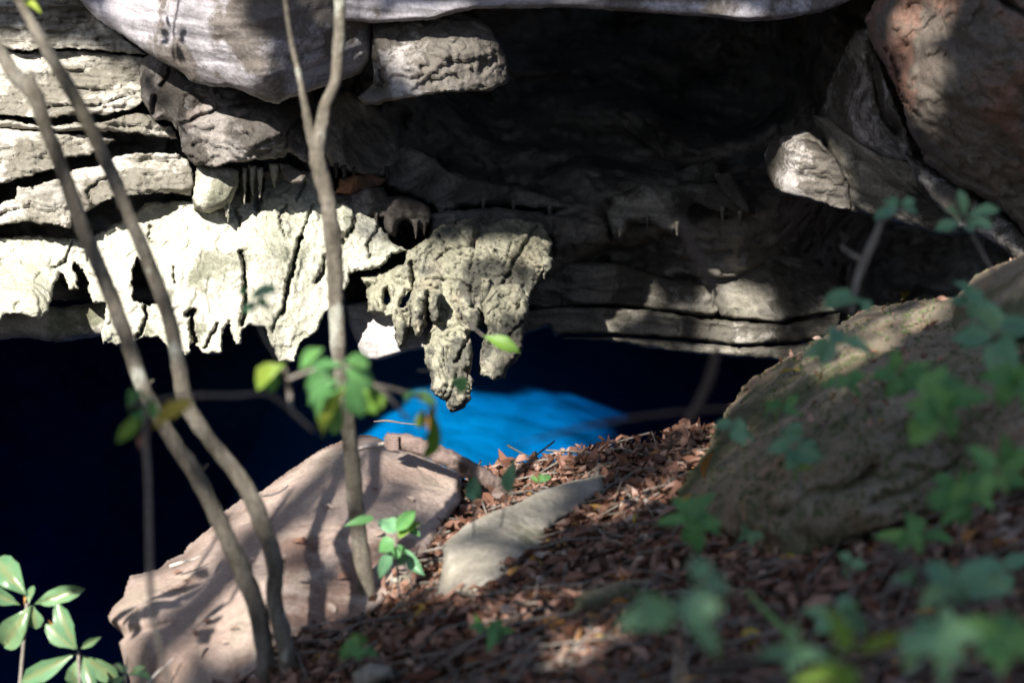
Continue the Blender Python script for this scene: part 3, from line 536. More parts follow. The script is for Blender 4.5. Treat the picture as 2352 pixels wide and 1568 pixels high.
relief('rock_layer', [(1590, 600), (1640, 560), (1700, 560), (1780, 580), (1870, 600), (1930, 640), (1930, 715), (1850, 725), (1790, 740), (1700, 733), (1655, 725), (1640, 690), (1610, 650)], [(1650, 600, 9.0), (1700, 690, 8.75), (1850, 660, 8.95), (1680, 730, 8.72)], seed=63, **{**shk, 'ridge': .03})

# --- right hand rocks
o = relief('facet_block', [(1770, 323), (1850, 298), (1885, 325), (1925, 368), (1950, 420), (1957, 482), (1936, 484), (1900, 471), (1850, 456), (1800, 446), (1780, 434), (1762, 397), (1755, 355)], [(1758, 360, 8.15), (1785, 430, 7.98), (1800, 340, 7.95), (1900, 400, 7.9), (1940, 480, 7.95)], M['lichen'], w=7, b=.04, thick=.6, amp=.02, freq=3, jag=2.5, seed=64, aniso=(1.5, 24, .008, .1), fine=.006, terr=(.05, 3, 5, 4))
tag(o, 'pale faceted block with black lichen hanging at the right of the mouth', 'rock')
o = relief('banded_rock', [(1862, 262), (1900, 268), (1960, 318), (2020, 348), (2090, 365), (2150, 410), (2230, 470), (2240, 540), (2180, 545), (2060, 512), (1952, 486), (1950, 430), (1900, 345)], [(1880, 280, 8.0), (1960, 370, 7.85), (2000, 480, 7.9), (2100, 400, 7.72), (2220, 520, 7.75)], M['shelf'], w=14, b=.06, thick=.6, amp=.035, freq=3.5, jag=3, seed=65, aniso=(1.4, 14, .03, .75), ridge=.012)
tag(o, 'shadowed banded rock sloping down beside the pale faceted block', 'rock')
o = relief('banded_rock', [(1965, 70), (1995, 60), (2015, 140), (2055, 230), (2085, 300), (2105, 375), (2030, 356), (1962, 325), (1880, 266), (1905, 190), (1940, 110)], [(1970, 120, 7.75), (1900, 240, 8.0), (2000, 260, 7.65), (2070, 330, 7.55)], M['lichen'], w=14, b=.07, thick=.6, amp=.04, freq=4, jag=3.5, seed=66, aniso=(1.6, 14, .03, .8), ridge=.02, cracks=[([(2000, 130), (2015, 200), (2030, 260), (2060, 300)], 9, .10)])
tag(o, 'black stained rock edge against the reddish boulder', 'rock')
RB = [(1985, 45), (2012, 0), (1985, -100), (2600, -100), (2600, 700), (2420, 640), (2340, 520), (2290, 470), (2200, 425), (2125, 372), (2090, 300), (2072, 240), (2040, 165), (2003, 110)]
o = relief('reddish_boulder', RB, [(1990, 60, 7.25), (2040, 150, 7.1), (2100, 250, 7.0), (2130, 370, 7.15), (2200, 100, 6.8), (2300, 400, 6.95), (2300, 250, 6.75), (2500, 100, 6.6), (2500, 600, 6.9)], M['red'], step=5, w=22, b=.12, thick=.9, amp=.06, freq=2.4, jag=4, seed=67, ridge=.02, aniso=(1, 8, .018, .7), terr=(.10, 2.2, 2.2, 5), fine=.01, cracks=[([(2035, 110), (2060, 170), (2070, 220), (2110, 270)], 4, .05), ([(2260, -40), (2300, 0), (2352, 30)], 8, .10), ([(2100, 330), (2200, 400), (2280, 440)], 6, .04)])
tag(o, 'big reddish brown boulder with grey lichen at the cave edge', 'boulder')
o = relief('purple_rock', [(2075, 350), (2125, 378), (2200, 430), (2290, 475), (2345, 525), (2480, 640), (2480, 720), (2360, 620), (2270, 548), (2200, 530), (2160, 480), (2110, 420)], [(2100, 380, 7.4), (2250, 490, 7.25), (2350, 590, 7.1), (2480, 680, 7.0)], M['lichen'], w=18, b=.1, thick=.6, amp=.04, jag=3, seed=68, aniso=(1.4, 12, .02, .7))
tag(o, 'dim purplish grey rock below the reddish boulder', 'rock')

# ================================================================== NEAR GROUND
FLOOR = [(1120, 1085), (1180, 1078), (1260, 1062), (1330, 1045), (1400, 1030), (1500, 1022), (1600, 1000), (1700, 960), (2000, 800), (2350, 700), (2800, 500), (2900, 2400), (-200, 2400), (-250, 1800), (100, 1690), (330, 1660), (560, 1590), (660, 1480), (760, 1400), (860, 1320), (960, 1200), (1010, 1130)]
FL_C = [(1150, 1085, 7.0), (1400, 1030, 6.95), (1600, 1000, 6.9), (1000, 1200, 6.45), (1300, 1250, 6.0), (860, 1380, 6.0), (1600, 1300, 5.4), (700, 1540, 5.45), (1200, 1560, 4.75), (1800, 1400, 4.9), (2000, 900, 6.3), (2350, 800, 6.2), (1900, 1568, 4.25), (2350, 1568, 3.9), (2350, 1200, 4.8), (400, 1700, 5.2), (1200, 2300, 3.0), (2600, 2300, 2.6), (0, 2200, 3.5), (-100, 1760, 5.0)]
floor_o = relief('forest_floor', FLOOR, FL_C, M['soil'], step=8, w=14, b=.06, thick=.35, amp=.05, freq=3, jag=5, seed=70, ridge=.02, ridgef=6, fine=.012)
structure(floor_o)
fl_V, fl_F = BV_V[-1], BV_F[-1] - (BV_N[0] - len(BV_V[-1]))
floor_bvh = BVHTree.FromPolygons([tuple(v) for v in fl_V.tolist()], [tuple(f) for f in fl_F.tolist()])

BO = [(248, 1411), (259, 1393), (284, 1368), (298, 1321), (334, 1314), (370, 1303), (381, 1289), (420, 1271), (431, 1253), (460, 1231), (485, 1210), (510, 1177), (550, 1148), (603, 1127), (625, 1109), (657, 1084), (700, 1055), (747, 1026), (790, 1010), (830, 998), (860, 1000), (890, 1015), (940, 1030), (1000, 1060), (1060, 1090), (1060, 1150), (1020, 1210), (980, 1290), (900, 1380), (800, 1460), (720, 1560), (640, 1680), (420, 1720), (330, 1620), (300, 1568), (280, 1508), (272, 1475), (286, 1460), (273, 1447), (251, 1429)]
o = relief('pink_boulder', BO, [(250, 1410, 6.15), (300, 1330, 6.35), (350, 1420, 5.98), (430, 1260, 6.4), (620, 1110, 6.62), (830, 1000, 6.75), (600, 1250, 6.15), (780, 1150, 6.3), (1000, 1080, 6.6), (900, 1300, 6.02), (500, 1500, 5.68), (300, 1560, 5.9), (640, 1640, 5.4), (750, 1450, 5.75)], M['boulder'], step=4.5, w=20, b=.12, thick=.8, amp=.028, freq=2.6, jag=1.8, seed=71, ridge=.004, fine=.003,
           lumps=[(330, 1380, 60, .05), (330, 1500, 50, .05), (450, 1400, 60, -.04), (860, 1040, 60, .05)], cracks=[([(250, 1447), (300, 1452), (350, 1445), (400, 1430)], 12, .05)])
tag(o, 'smooth pinkish boulder in dappled sun at the edge of the pool', 'boulder')
BK = [(2900, 480), (2420, 545), (2352, 588), (2313, 600), (2240, 634), (2195, 684), (2104, 690), (2000, 704), (1958, 725), (1878, 780), (1798, 826), (1721, 874), (1680, 926), (1645, 975), (1630, 1025), (1590, 1080), (1556, 1130), (1566, 1178), (1627, 1232), (1690, 1265), (1735, 1300), (1790, 1312), (1914, 1268), (2050, 1215), (2200, 1155), (2420, 1070), (2900, 900)]
o = relief('mossy_bank', BK, [(1560, 1130, 6.0), (1650, 980, 6.35), (1880, 785, 6.6), (2100, 695, 6.65), (2300, 610, 6.5), (1750, 1000, 5.75), (1950, 850, 5.85), (2150, 800, 5.75), (1700, 1150, 5.4), (1740, 1290, 5.35), (1950, 1080, 5.1), (2100, 1000, 5.1), (2200, 1100, 5.0), (2350, 850, 5.2), (2350, 1000, 4.8), (2800, 700, 5.0)], M['bank'], step=5, w=26, b=.16, thick=.7, amp=.06, freq=3.2, jag=5, seed=72, ridge=.045, ridgef=5, fine=.022, aniso=(2.2, 13, .035, -.45),
           cracks=[([(1650, 1235), (1690, 1250), (1730, 1290)], 16, .18), ([(1800, 1180), (1860, 1130), (1950, 1120), (2010, 1075)], 9, .04), ([(2010, 1150), (2100, 1120), (2200, 1060)], 8, .04), ([(2150, 760), (2090, 790), (2050, 850), (1950, 960)], 7, .03)])
bank_o = o; bk_V, bk_F = BV_V[-1], BV_F[-1] - (BV_N[0] - len(BV_V[-1]))
bank_bvh = BVHTree.FromPolygons([tuple(v) for v in bk_V.tolist()], [tuple(f) for f in bk_F.tolist()])
tag(o, 'long mossy brown bank sloping down to the leaf litter', 'bank')
o = relief('mossy_root', [(2190, 690), (2240, 632), (2313, 598), (2420, 545), (2700, 470), (2700, 700), (2420, 760), (2320, 790), (2230, 800), (2180, 760)], [(2220, 680, 6.1), (2350, 620, 5.9), (2300, 760, 5.55), (2600, 600, 5.4)], M['bank'], step=5, w=30, b=.18, thick=.4, amp=.04, freq=4, jag=4, seed=73, ridge=.03, fine=.01)
tag(o, 'thick orange streaked root mound on top of the mossy bank', 'root')
ST = [(1012, 1256), (1034, 1235), (1070, 1206), (1105, 1184), (1177, 1159), (1249, 1123), (1321, 1102), (1380, 1090), (1395, 1127), (1330, 1177), (1270, 1208), (1252, 1256), (1213, 1292), (1160, 1330), (1134, 1355), (1084, 1373), (1050, 1370), (990, 1398), (984, 1380), (1010, 1328), (1016, 1290)]
o = relief('grey_stone', ST, [(1020, 1260, 5.85), (1010, 1380, 5.65), (1090, 1360, 5.58), (1180, 1170, 6.10), (1150, 1260, 5.80), (1250, 1240, 5.95), (1380, 1100, 6.40)], M['stone'], step=4, w=20, b=.14, thick=.3, amp=.03, freq=4, jag=3, seed=74, ridge=.01, fine=.005)
tag(o, 'flat greyish stone half buried in the leaf litter', 'stone')
o = relief('mossy_stone', [(1290, 1400), (1340, 1360), (1420, 1335), (1500, 1325), (1560, 1335), (1555, 1370), (1490, 1400), (1420, 1425), (1340, 1440), (1295, 1430)], [(1300, 1420, 5.1), (1420, 1380, 5.12), (1540, 1345, 5.2)], M['bank'], step=4, w=26, b=.12, thick=.2, amp=.025, jag=3, seed=75)
tag(o, 'dull green mossy stone among the brown leaves', 'stone')
for k, (poly, D, lab) in enumerate([([(885, 1330), (905, 1312), (950, 1318), (968, 1336), (940, 1352), (898, 1356)], 5.95, 'pale flat pebble beside the forked sapling foot'),
                                 ([(1290, 1500), (1320, 1478), (1380, 1472), (1400, 1490), (1372, 1520), (1315, 1532)], 4.75, 'pale pink stone lit by a sun fleck in the leaf litter'),
                                 ([(810, 1545), (850, 1520), (900, 1530), (905, 1560), (850, 1590), (812, 1580)], 4.95, 'small pale stone low among the brown leaves')]):
    o = relief('pebble', poly, [(poly[0][0], poly[0][1], D)], M['stone'] if k != 1 else M['boulder'], step=3, w=22, b=.08, thick=.1, amp=.012, jag=2, seed=80 + k)
    tag(o, lab, 'stone')

# --- terrain sheet out to the horizon, with the sinkhole in it
def ss(a, b, x): t = np.clip((x - a) / (b - a), 0, 1); return t * t * (3 - 2 * t)
def terr(X, Y):
    base = -2.55 - .27 * (Y - 3.83)
    base = np.where(Y < 2, np.maximum(base, -2.0), base)
    base = base - 2.6 * ss(-.75, -1.35, X) * ss(4.6, 5.6, Y) - 2.4 * ss(6.6, 7.4, Y)
    back = -1.75 + .16 * np.maximum(-Y, 0) + .02 * np.maximum(-Y - 8, 0) * 2
    z = np.where(Y < 0.5, np.maximum(base * 0 + back, -2.0), base)
    z = z + (np.clip(.55 * ss(1.2, 5, X) + .0, 0, 1)) * 2.0
    rim = ss(4.5, 8.5, np.abs(X)); z = z * (1 - rim) + rim * np.maximum(.4 + .08 * np.abs(X), z)
    far = ss(18, 60, np.sqrt(X ** 2 + Y ** 2)); z = z * (1 - far) + far * 3.0
    return z + .06 * n2(X, Y, .9, 3)
ax_ = np.concatenate([-np.geomspace(600, 9, 26), np.linspace(-8.8, 8.8, 90), np.geomspace(9, 600, 26)])
X, Y = np.meshgrid(ax_, ax_); Z = terr(X, Y); plate = (Y > 7.9)
Z = np.where(Y > 7.6, .75 + .05 * n2(X, Y, .7, 6) + 2.0 * ss(20, 60, np.sqrt(X ** 2 + Y ** 2)), Z)
idx = np.arange(X.size).reshape(X.shape); xc = (X[:-1, :-1] + X[1:, 1:]) / 2; yc = (Y[:-1, :-1] + Y[1:, 1:]) / 2
kk = ~((np.abs(xc) < 8.6) & (yc > 7.2) & (yc < 20.5))
Q = np.stack([idx[:-1, :-1][kk], idx[:-1, 1:][kk], idx[1:, 1:][kk], idx[1:, :-1][kk]], -1)
o = add_mesh('ground', np.stack([X, Y, Z], -1).reshape(-1, 3), Q, None, M['soil'], origin=(0, 0, 0)); structure(o)

all_bvh = BVHTree.FromPolygons([tuple(v) for v in np.concatenate(BV_V).tolist()], [tuple(f) for f in np.concatenate(BV_F).tolist()])
def hit_px(x, y, bvh=None):
    d = Vector(P(x, y, 1.0)).normalized()
    return (bvh or all_bvh).ray_cast(Vector((0, 0, 0)), d)

# ================================================================== PLANTS
def tube(pts, rad, nseg=9, rough=.0, seed=0):
    pts = np.array(pts, float); rad = np.array(rad, float); n = len(pts)
    t = np.gradient(pts, axis=0); t /= np.linalg.norm(t, axis=1)[:, None] + 1e-9
    up = np.array([.3, 1., .2]); a = np.cross(t, up); a /= np.linalg.norm(a, axis=1)[:, None] + 1e-9; b = np.cross(t, a)
    an = np.linspace(0, 2 * math.pi, nseg, endpoint=False)
    rr = rad[:, None] * (1 + rough * np.random.default_rng(seed).normal(size=(n, nseg)))
    V = pts[:, None] + rr[..., None] * (np.cos(an)[None, :, None] * a[:, None] + np.sin(an)[None, :, None] * b[:, None])
    idx = np.arange(n * nseg).reshape(n, nseg); j = np.roll(idx, -1, 1)
    Q = np.stack([idx[:-1], j[:-1], j[1:], idx[1:]], -1).reshape(-1, 4)
    V = np.concatenate([V.reshape(-1, 3), pts[:1], pts[-1:]]); c0, c1 = n * nseg, n * nseg + 1
    T = [(c0, j[0, k], idx[0, k]) for k in range(nseg)] + [(c1, idx[-1, k], j[-1, k]) for k in range(nseg)]
    return V, Q, np.array(T)
def spline(ctrl, m):
    c = np.array(ctrl, float); n = len(c); s = np.r_[0, np.cumsum(np.linalg.norm(np.diff(c[:, :2], axis=0), axis=1))]
    u = np.linspace(0, s[-1], m); out = np.zeros((m, c.shape[1]))
    tan = np.gradient(c, s, axis=0)
    k = np.clip(np.searchsorted(s, u, 'right') - 1, 0, n - 2); h = (s[k + 1] - s[k]); t = ((u - s[k]) / h)[:, None]; h = h[:, None]
    return (2 * t ** 3 - 3 * t ** 2 + 1) * c[k] + (t ** 3 - 2 * t ** 2 + t) * h * tan[k] + (-2 * t ** 3 + 3 * t ** 2) * c[k + 1] + (t ** 3 - t ** 2) * h * tan[k + 1]
def stem(name, ctrl, mat, parent=None, m=60, rough=.05, seed=0, nseg=10):
    """ctrl rows: photo x, y, depth, thickness in photo pixels"""
    s = spline(ctrl, m); pts = P(s[:, 0], s[:, 1], s[:, 2]); r = s[:, 3] / 2 / FPX * s[:, 2]
    kn = np.random.default_rng(seed).normal(size=m); r = r * (1 + .04 * np.convolve(kn, [.25, .5, .25], 'same'))
    V, Q, T = tube(pts, r, nseg, rough, seed)
    return add_mesh(name, V, Q, T, mat, parent)

def leaf_mesh(name, shape='ovate', nseg=9, fold=.18, curl=.25, seed=0, notch=True, wave=.0):
    """unit leaf along +X (length 1, width about 1), spine at y=0, surface facing +Z"""
    t = np.linspace(0, 1, nseg)
    if shape == 'ovate': wv = np.sin(math.pi * t ** .72) ** .9
    elif shape == 'obovate': wv = np.sin(math.pi * t ** 1.35) ** .85
    else: wv = np.sin(math.pi * t ** .95) ** 1.1
    wv = np.maximum(wv, .0) * .5; wv[0] = .015; wv[-1] = .008
    r = np.random.default_rng(seed)
    V, A = [], []
    for k in range(nseg):
        z0 = -curl * (t[k] - .35) ** 2 + curl * .12
        for sgn, f in ((-1, 1), (-1, .5), (0, 0), (1, .5), (1, 1)):
            y = sgn * f * wv[k] * (1 + .06 * r.normal())
            V.append((t[k] + .02 * r.normal() * (0 < k < nseg - 1), y, z0 + fold * abs(y) + wave * r.normal() * .05 + .012 * (k % 2) * (f > 0)))
            A.append(1.0 if sgn == 0 else (.25 if (k % 2) else 0.0))
    idx = np.arange(nseg * 5).reshape(nseg, 5)
    Q = np.stack([idx[:-1, :-1], idx[1:, :-1], idx[1:, 1:], idx[:-1, 1:]], -1).reshape(-1, 4)
    me = mesh_np(name, np.array(V), Q, None, True)
    at = me.attributes.new('vein', 'FLOAT', 'POINT'); at.data.foreach_set('value', np.array(A, np.float32))
    return me
LEAF = {}
for sh_ in ('ovate', 'obovate', 'lance'):
    for k in range(3):
        for mk in ('leaf_gloss', 'leaf_soft', 'leaf_blue', 'leaf_lime', 'leaf_yellow', 'leaf_orange', 'leaf_brown', 'leaf_pale'):
            if (sh_, k) not in LEAF: LEAF[(sh_, k)] = leaf_mesh('leaf_%s' % sh_, sh_, fold=(.12, .28, .2)[k], curl=(.35, .15, .5)[k], seed=k, wave=.4 * k)
            me = LEAF[(sh_, k)].copy(); me.materials.append(M[mk]); LEAF[(sh_, k, mk)] = me
LIT = rng_l = random.Random(11)
def place_leaf(parent, base, tip, D0, D1, wid, mat, shape='obovate', up=.45, name='leaf', roll=0.0):
    """leaf from photo point base to tip (with depths), wid = width in photo pixels"""
    a = P(base[0], base[1], D0); b = P(tip[0], tip[1], D1); ax = b - a; L = np.linalg.norm(ax); ax = ax / L
    nrm = -CF * (1 - up) + np.array([0, 0, 1.]) * up + CR * roll
    nrm = nrm - ax * (nrm @ ax); nrm /= np.linalg.norm(nrm); yv = np.cross(nrm, ax)
    W = wid / FPX * D0
    me = LEAF[(shape, rng_l.randrange(3), mat)]
    o = bpy.data.objects.new(name, me); COL.objects.link(o)
    Mx = Matrix(((ax[0] * L, yv[0] * W, nrm[0] * L, a[0]), (ax[1] * L, yv[1] * W, nrm[1] * L, a[1]), (ax[2] * L, yv[2] * W, nrm[2] * L, a[2]), (0, 0, 0, 1)))
    if parent is not None:
        o.parent = parent; Mx = Matrix.Translation(-Vector(parent.location)) @ Mx
    o.matrix_local = Mx
    return o

# --- three saplings crossing the view
sa = empty('sapling', P(620, 1620, 5.45), 'slim grey brown sapling with a broken side stub, the lower of the leaning pair', 'sapling')
stem('stem', [(-60, 60, 5.20, 32), (0, 118, 5.21, 32), (38, 178, 5.22, 34), (72, 205, 5.22, 40), (100, 280, 5.23, 33), (140, 380, 5.24, 34), (192, 530, 5.26, 35), (243, 650, 5.28, 35), (292, 780, 5.30, 36), (330, 890, 5.31, 37), (390, 1000, 5.33, 38), (450, 1090, 5.34, 40), (510, 1210, 5.36, 40), (560, 1320, 5.38, 42), (592, 1400, 5.39, 44), (608, 1500, 5.40, 44), (620, 1640, 5.42, 46)], M['bark'], sa, m=110, seed=1)
stem('branch_stub', [(85, 230, 5.22, 22), (78, 200, 5.22, 20), (72, 170, 5.21, 14)], M['bark'], sa, m=12, seed=2)
sb = empty('sapling', P(680, 1640, 5.5), 'slim pale sapling with lichen flecks, the upper of the leaning pair', 'sapling')
stem('stem', [(20, -60, 5.18, 26), (50, 10, 5.19, 26), (95, 92, 5.20, 28), (170, 222, 5.22, 30), (230, 340, 5.24, 31), (290, 480, 5.26, 32), (340, 600, 5.27, 33), (385, 720, 5.29, 34), (413, 850, 5.31, 36), (430, 930, 5.32, 40), (482, 1010, 5.33, 38), (560, 1110, 5.35, 40), (602, 1200, 5.36, 40), (632, 1300, 5.37, 40), (630, 1370, 5.38, 40), (650, 1460, 5.39, 42), (680, 1640, 5.42, 44)], M['bark'], sb, m=110, seed=3)
for a, b in (((48, 0), (25, -22)), ((60, 10), (92, 24)), ((60, 5), (80, -25))): place_leaf(sb, a, b, 5.2, 5.15, 22, 'leaf_lime', 'ovate')
fx = empty('sapling', P(852, 1415, 5.95), 'forked grey green sapling rooted in the litter behind the pink boulder', 'sapling')
stem('stem', [(852, 1425, 5.93, 50), (845, 1370, 5.91, 44), (830, 1270, 5.88, 40), (820, 1190, 5.85, 39), (810, 1080, 5.81, 38), (800, 980, 5.77, 38), (782, 850, 5.73, 38), (772, 700, 5.68, 38), (766, 560, 5.63, 39), (748, 440, 5.59, 38), (728, 350, 5.55, 40), (738, 290, 5.53, 32), (748, 240, 5.52, 30), (768, 195, 5.50, 28), (777, 110, 5.47, 27), (782, -60, 5.41, 26)], M['bark'], fx, m=110, seed=4)
stem('branch', [(728, 360, 5.56, 26), (712, 300, 5.54, 24), (702, 250, 5.52, 18), (688, 180, 5.49, 14), (670, 100, 5.47, 12), (655, 0, 5.43, 11), (648, -60, 5.41, 10)], M['bark'], fx, m=40, seed=5)

for par, pts_ in ((sa, [(243, 650, 215, 628), (450, 1090, 478, 1066), (330, 890, 352, 872)]), (sb, [(385, 720, 410, 700), (560, 1110, 540, 1084), (632, 1300, 655, 1285), (230, 340, 250, 318)]), (fx, [(766, 560, 790, 538), (772, 700, 752, 682), (810, 1080, 835, 1060)])):
    for (x0_, y0_, x1_, y1_) in pts_:
        Dk = 5.42 - (1640 - y0_) * .00014 if par is not fx else 5.93 - (1425 - y0_) * .00035
        stem('twig', [(x0_, y0_, Dk, 14), ((x0_ + x1_) / 2, (y0_ + y1_) / 2 + 2, Dk, 8), (x1_, y1_, Dk - .01, 5)], M['bark'], par, m=8, seed=x0_, nseg=7)

# --- foreground bush, out of focus
def plant(name, label, cat, base, D, leaves, mat, stems=(), shape='obovate', group=None, stem_mat='bark_dim', Dj=.25, up=.45):
    root = empty(name, P(base[0], base[1], D), label, cat, group)
    for sct in stems: stem('stem' if sct is stems[0] else 'twig', sct, M[stem_mat], root, m=24, seed=int(sct[0][0]), nseg=7)
    for lf in leaves:
        bx, by, tx, ty, wd = lf[:5]; mt = lf[5] if len(lf) > 5 else mat
        dd = rng_l.uniform(-Dj, Dj) * .3
        place_leaf(root, (bx, by), (tx, ty), D + dd, D + dd + rng_l.uniform(-.05, .05), wd, mt, shape, up, roll=rng_l.uniform(-.3, .3))
    return root
def spray(cx, cy, n, L, w, spread=1.0, a0=0, a1=360, seed=0, jit=.3):
    r = random.Random(seed); out = []
    for k in range(n):
        a = math.radians(a0 + (a1 - a0) * (k + r.uniform(-.3, .3)) / n); ll = L * r.uniform(1 - jit, 1 + jit)
        bx = cx + r.uniform(-.25, .25) * L * spread; by = cy + r.uniform(-.25, .25) * L * spread
        out.append((bx, by, bx + ll * math.cos(a), by + ll * math.sin(a) * .8, w * r.uniform(.8, 1.2)))
    return out
DF = 3.9
plant('bush', 'blurred thin bush with green and yellow leaves in front of the leaning saplings', 'bush', (405, 1660), DF,
      [(335, 900, 285, 935, 46), (340, 905, 355, 960, 40), (330, 960, 272, 1010, 34, 'leaf_lime'), (345, 990, 318, 1030, 26, 'leaf_brown'), (350, 985, 440, 915, 46, 'leaf_yellow'), (345, 930, 300, 985, 40)], 'leaf_soft',
      [[(405, 1680, DF, 16), (385, 1560, DF, 15), (352, 1420, DF, 14), (344, 1300, DF, 14), (340, 1100, DF, 13), (334, 980, DF, 12), (338, 900, DF, 8)]])
plant('leafy_branch', 'blurred arching branch with a fan of bright green leaves before the blue pool', 'branch', (430, 910), 4.15,
      [(655, 835, 580, 890, 52, 'leaf_lime'), (640, 850, 615, 900, 36), (690, 850, 735, 800, 36, 'leaf_soft'), (770, 860, 690, 890, 44), (790, 850, 860, 880, 60), (780, 870, 705, 930, 44), (790, 880, 720, 965, 42), (800, 880, 735, 1005, 36, 'leaf_lime'), (820, 870, 865, 950, 60, 'leaf_lime'), (800, 860, 830, 960, 54), (790, 840, 700, 845, 40), (790, 830, 850, 835, 46), (850, 880, 880, 935, 40, 'leaf_lime'), (775, 900, 765, 1000, 36)], 'leaf_soft',
      [[(300, 930, 3.7, 5), (430, 909, 3.7, 8), (540, 908, 3.7, 8), (620, 907, 3.75, 9), (665, 940, 3.8, 9), (720, 990, 3.8, 6)], [(668, 940, 4.3, 12), (662, 880, 4.3, 13), (655, 850, 4.2, 10)], [(660, 870, 4.15, 9), (720, 850, 4.15, 9), (800, 845, 4.15, 10), (870, 890, 4.15, 10), (940, 965, 4.15, 8)]])
plant('leafy_branch', 'blurred hanging yellow green leaf over the broken log', 'branch', (935, 900), 4.3, [(945, 900, 1000, 925, 30), (990, 930, 985, 1060, 44, 'leaf_lime'), (960, 900, 925, 925, 26), (975, 935, 960, 985, 26, 'leaf_lime'), (1000, 930, 985, 990, 22, 'leaf_orange')], 'leaf_soft', [[(870, 885, 4.3, 8), (930, 900, 4.3, 9), (985, 925, 4.3, 9), (995, 990, 4.3, 6)]])
plant('leafy_twig', 'single blurred green leaf crossing the right hand stalactite', 'twig', (1100, 770), 5.3, [(1110, 772, 1192, 805, 34)], 'leaf_lime', [[(1040, 700, 5.3, 4), (1080, 745, 5.3, 4), (1112, 773, 5.3, 4)]])
plant('leafy_twig', 'small blurred olive leaf over the longest stalactite', 'twig', (1055, 880), 4.9, [(1035, 870, 1075, 895, 40)], 'leaf_soft', [[(960, 850, 4.9, 4), (1000, 855, 4.9, 4), (1036, 871, 4.9, 3)]])
plant('leafy_twig', 'faint blurred green sprig before the sunlit flowstone', 'twig', (585, 690), 4.4, [(570, 672, 545, 668, 20), (575, 690, 630, 660, 34, 'leaf_blue'), (580, 695, 625, 705, 34), (590, 700, 560, 715, 24, 'leaf_blue')], 'leaf_soft', [[(640, 830, 4.4, 5), (600, 760, 4.4, 5), (575, 690, 4.4, 4)]])

# --- glossy plants in focus at the lower left
g1 = plant('broadleaf_plant', 'rosette of glossy serrated green leaves with one bitten edge against the black water', 'plant', (60, 1560), 6.0,
      [(62, 1366, -18, 1278, 70), (80, 1386, 187, 1352, 40), (46, 1388, -50, 1348, 40), (72, 1390, 2, 1492, 64), (66, 1386, 76, 1342, 20), (76, 1390, 82, 1446, 40), (56, 1388, 66, 1352, 9, 'leaf_orange')], 'leaf_gloss', [[(40, 1640, 6.0, 10), (50, 1520, 6.0, 9), (62, 1384, 6.0, 8)]], shape='obovate', up=.05)
g2 = plant('broadleaf_plant', 'second glossy leaved plant with long pointed leaves beside the pink boulder', 'plant', (180, 1640), 5.9,
      [(177, 1490, 128, 1384, 46), (172, 1490, 104, 1434, 42), (186, 1488, 229, 1462, 18), (174, 1500, 42, 1568, 46), (188, 1502, 274, 1562, 46), (182, 1506, 168, 1588, 36), (192, 1508, 216, 1592, 36), (176, 1484, 112, 1428, 10, 'leaf_orange')], 'leaf_gloss', [[(190, 1680, 5.9, 10), (184, 1590, 5.9, 9), (180, 1494, 5.9, 8)]], shape='obovate', up=.05)
plant('seedling', 'small dark green seedling at the lower foot of the pink boulder', 'seedling', (290, 1640), 5.6, [(285, 1548, 262, 1520, 16), (290, 1548, 350, 1555, 20, 'leaf_blue'), (288, 1552, 255, 1572, 18), (292, 1545, 285, 1525, 14), (300, 1550, 330, 1530, 16)], 'leaf_gloss', [[(300, 1660, 5.5, 6), (292, 1600, 5.55, 5), (288, 1545, 5.6, 4)]])

# --- seedlings and sprays on the right
plant('shrub', 'small broad leaved shrub beside the foot of the forked sapling', 'shrub', (915, 1340), 5.75,
      [(905, 1225, 875, 1185, 50, 'leaf_blue'), (910, 1220, 955, 1170, 34), (915, 1235, 965, 1195, 30, 'leaf_lime'), (905, 1240, 868, 1265, 40), (910, 1250, 920, 1295, 36), (915, 1265, 975, 1320, 36, 'leaf_blue'), (900, 1270, 870, 1330, 30, 'leaf_blue'), (935, 1210, 965, 1230, 24), (860, 1190, 790, 1205, 22)], 'leaf_soft', [[(917, 1370, 5.75, 6), (912, 1300, 5.75, 6), (906, 1225, 5.75, 5)], [(950, 1360, 5.75, 3), (930, 1290, 5.75, 3), (912, 1250, 5.75, 3)]], shape='ovate')
plant('seedling', 'two upright pale green leaves before the log end', 'seedling', (1090, 1200), 5.3, [(1085, 1150, 1090, 1090, 36), (1165, 1130, 1180, 1055, 34), (1090, 1150, 1072, 1110, 24)], 'leaf_blue', [[(1088, 1230, 5.3, 4), (1088, 1150, 5.3, 4)], [(1150, 1210, 5.3, 4), (1165, 1132, 5.3, 4)]], shape='ovate')
plant('seedling', 'tiny green seedling on the litter at the water edge', 'seedling', (1240, 1130), 6.4, [(1238, 1108, 1218, 1095, 14), (1240, 1108, 1265, 1092, 16), (1240, 1110, 1245, 1085, 14)], 'leaf_soft', [[(1240, 1135, 6.4, 3), (1239, 1108, 6.4, 3)]])
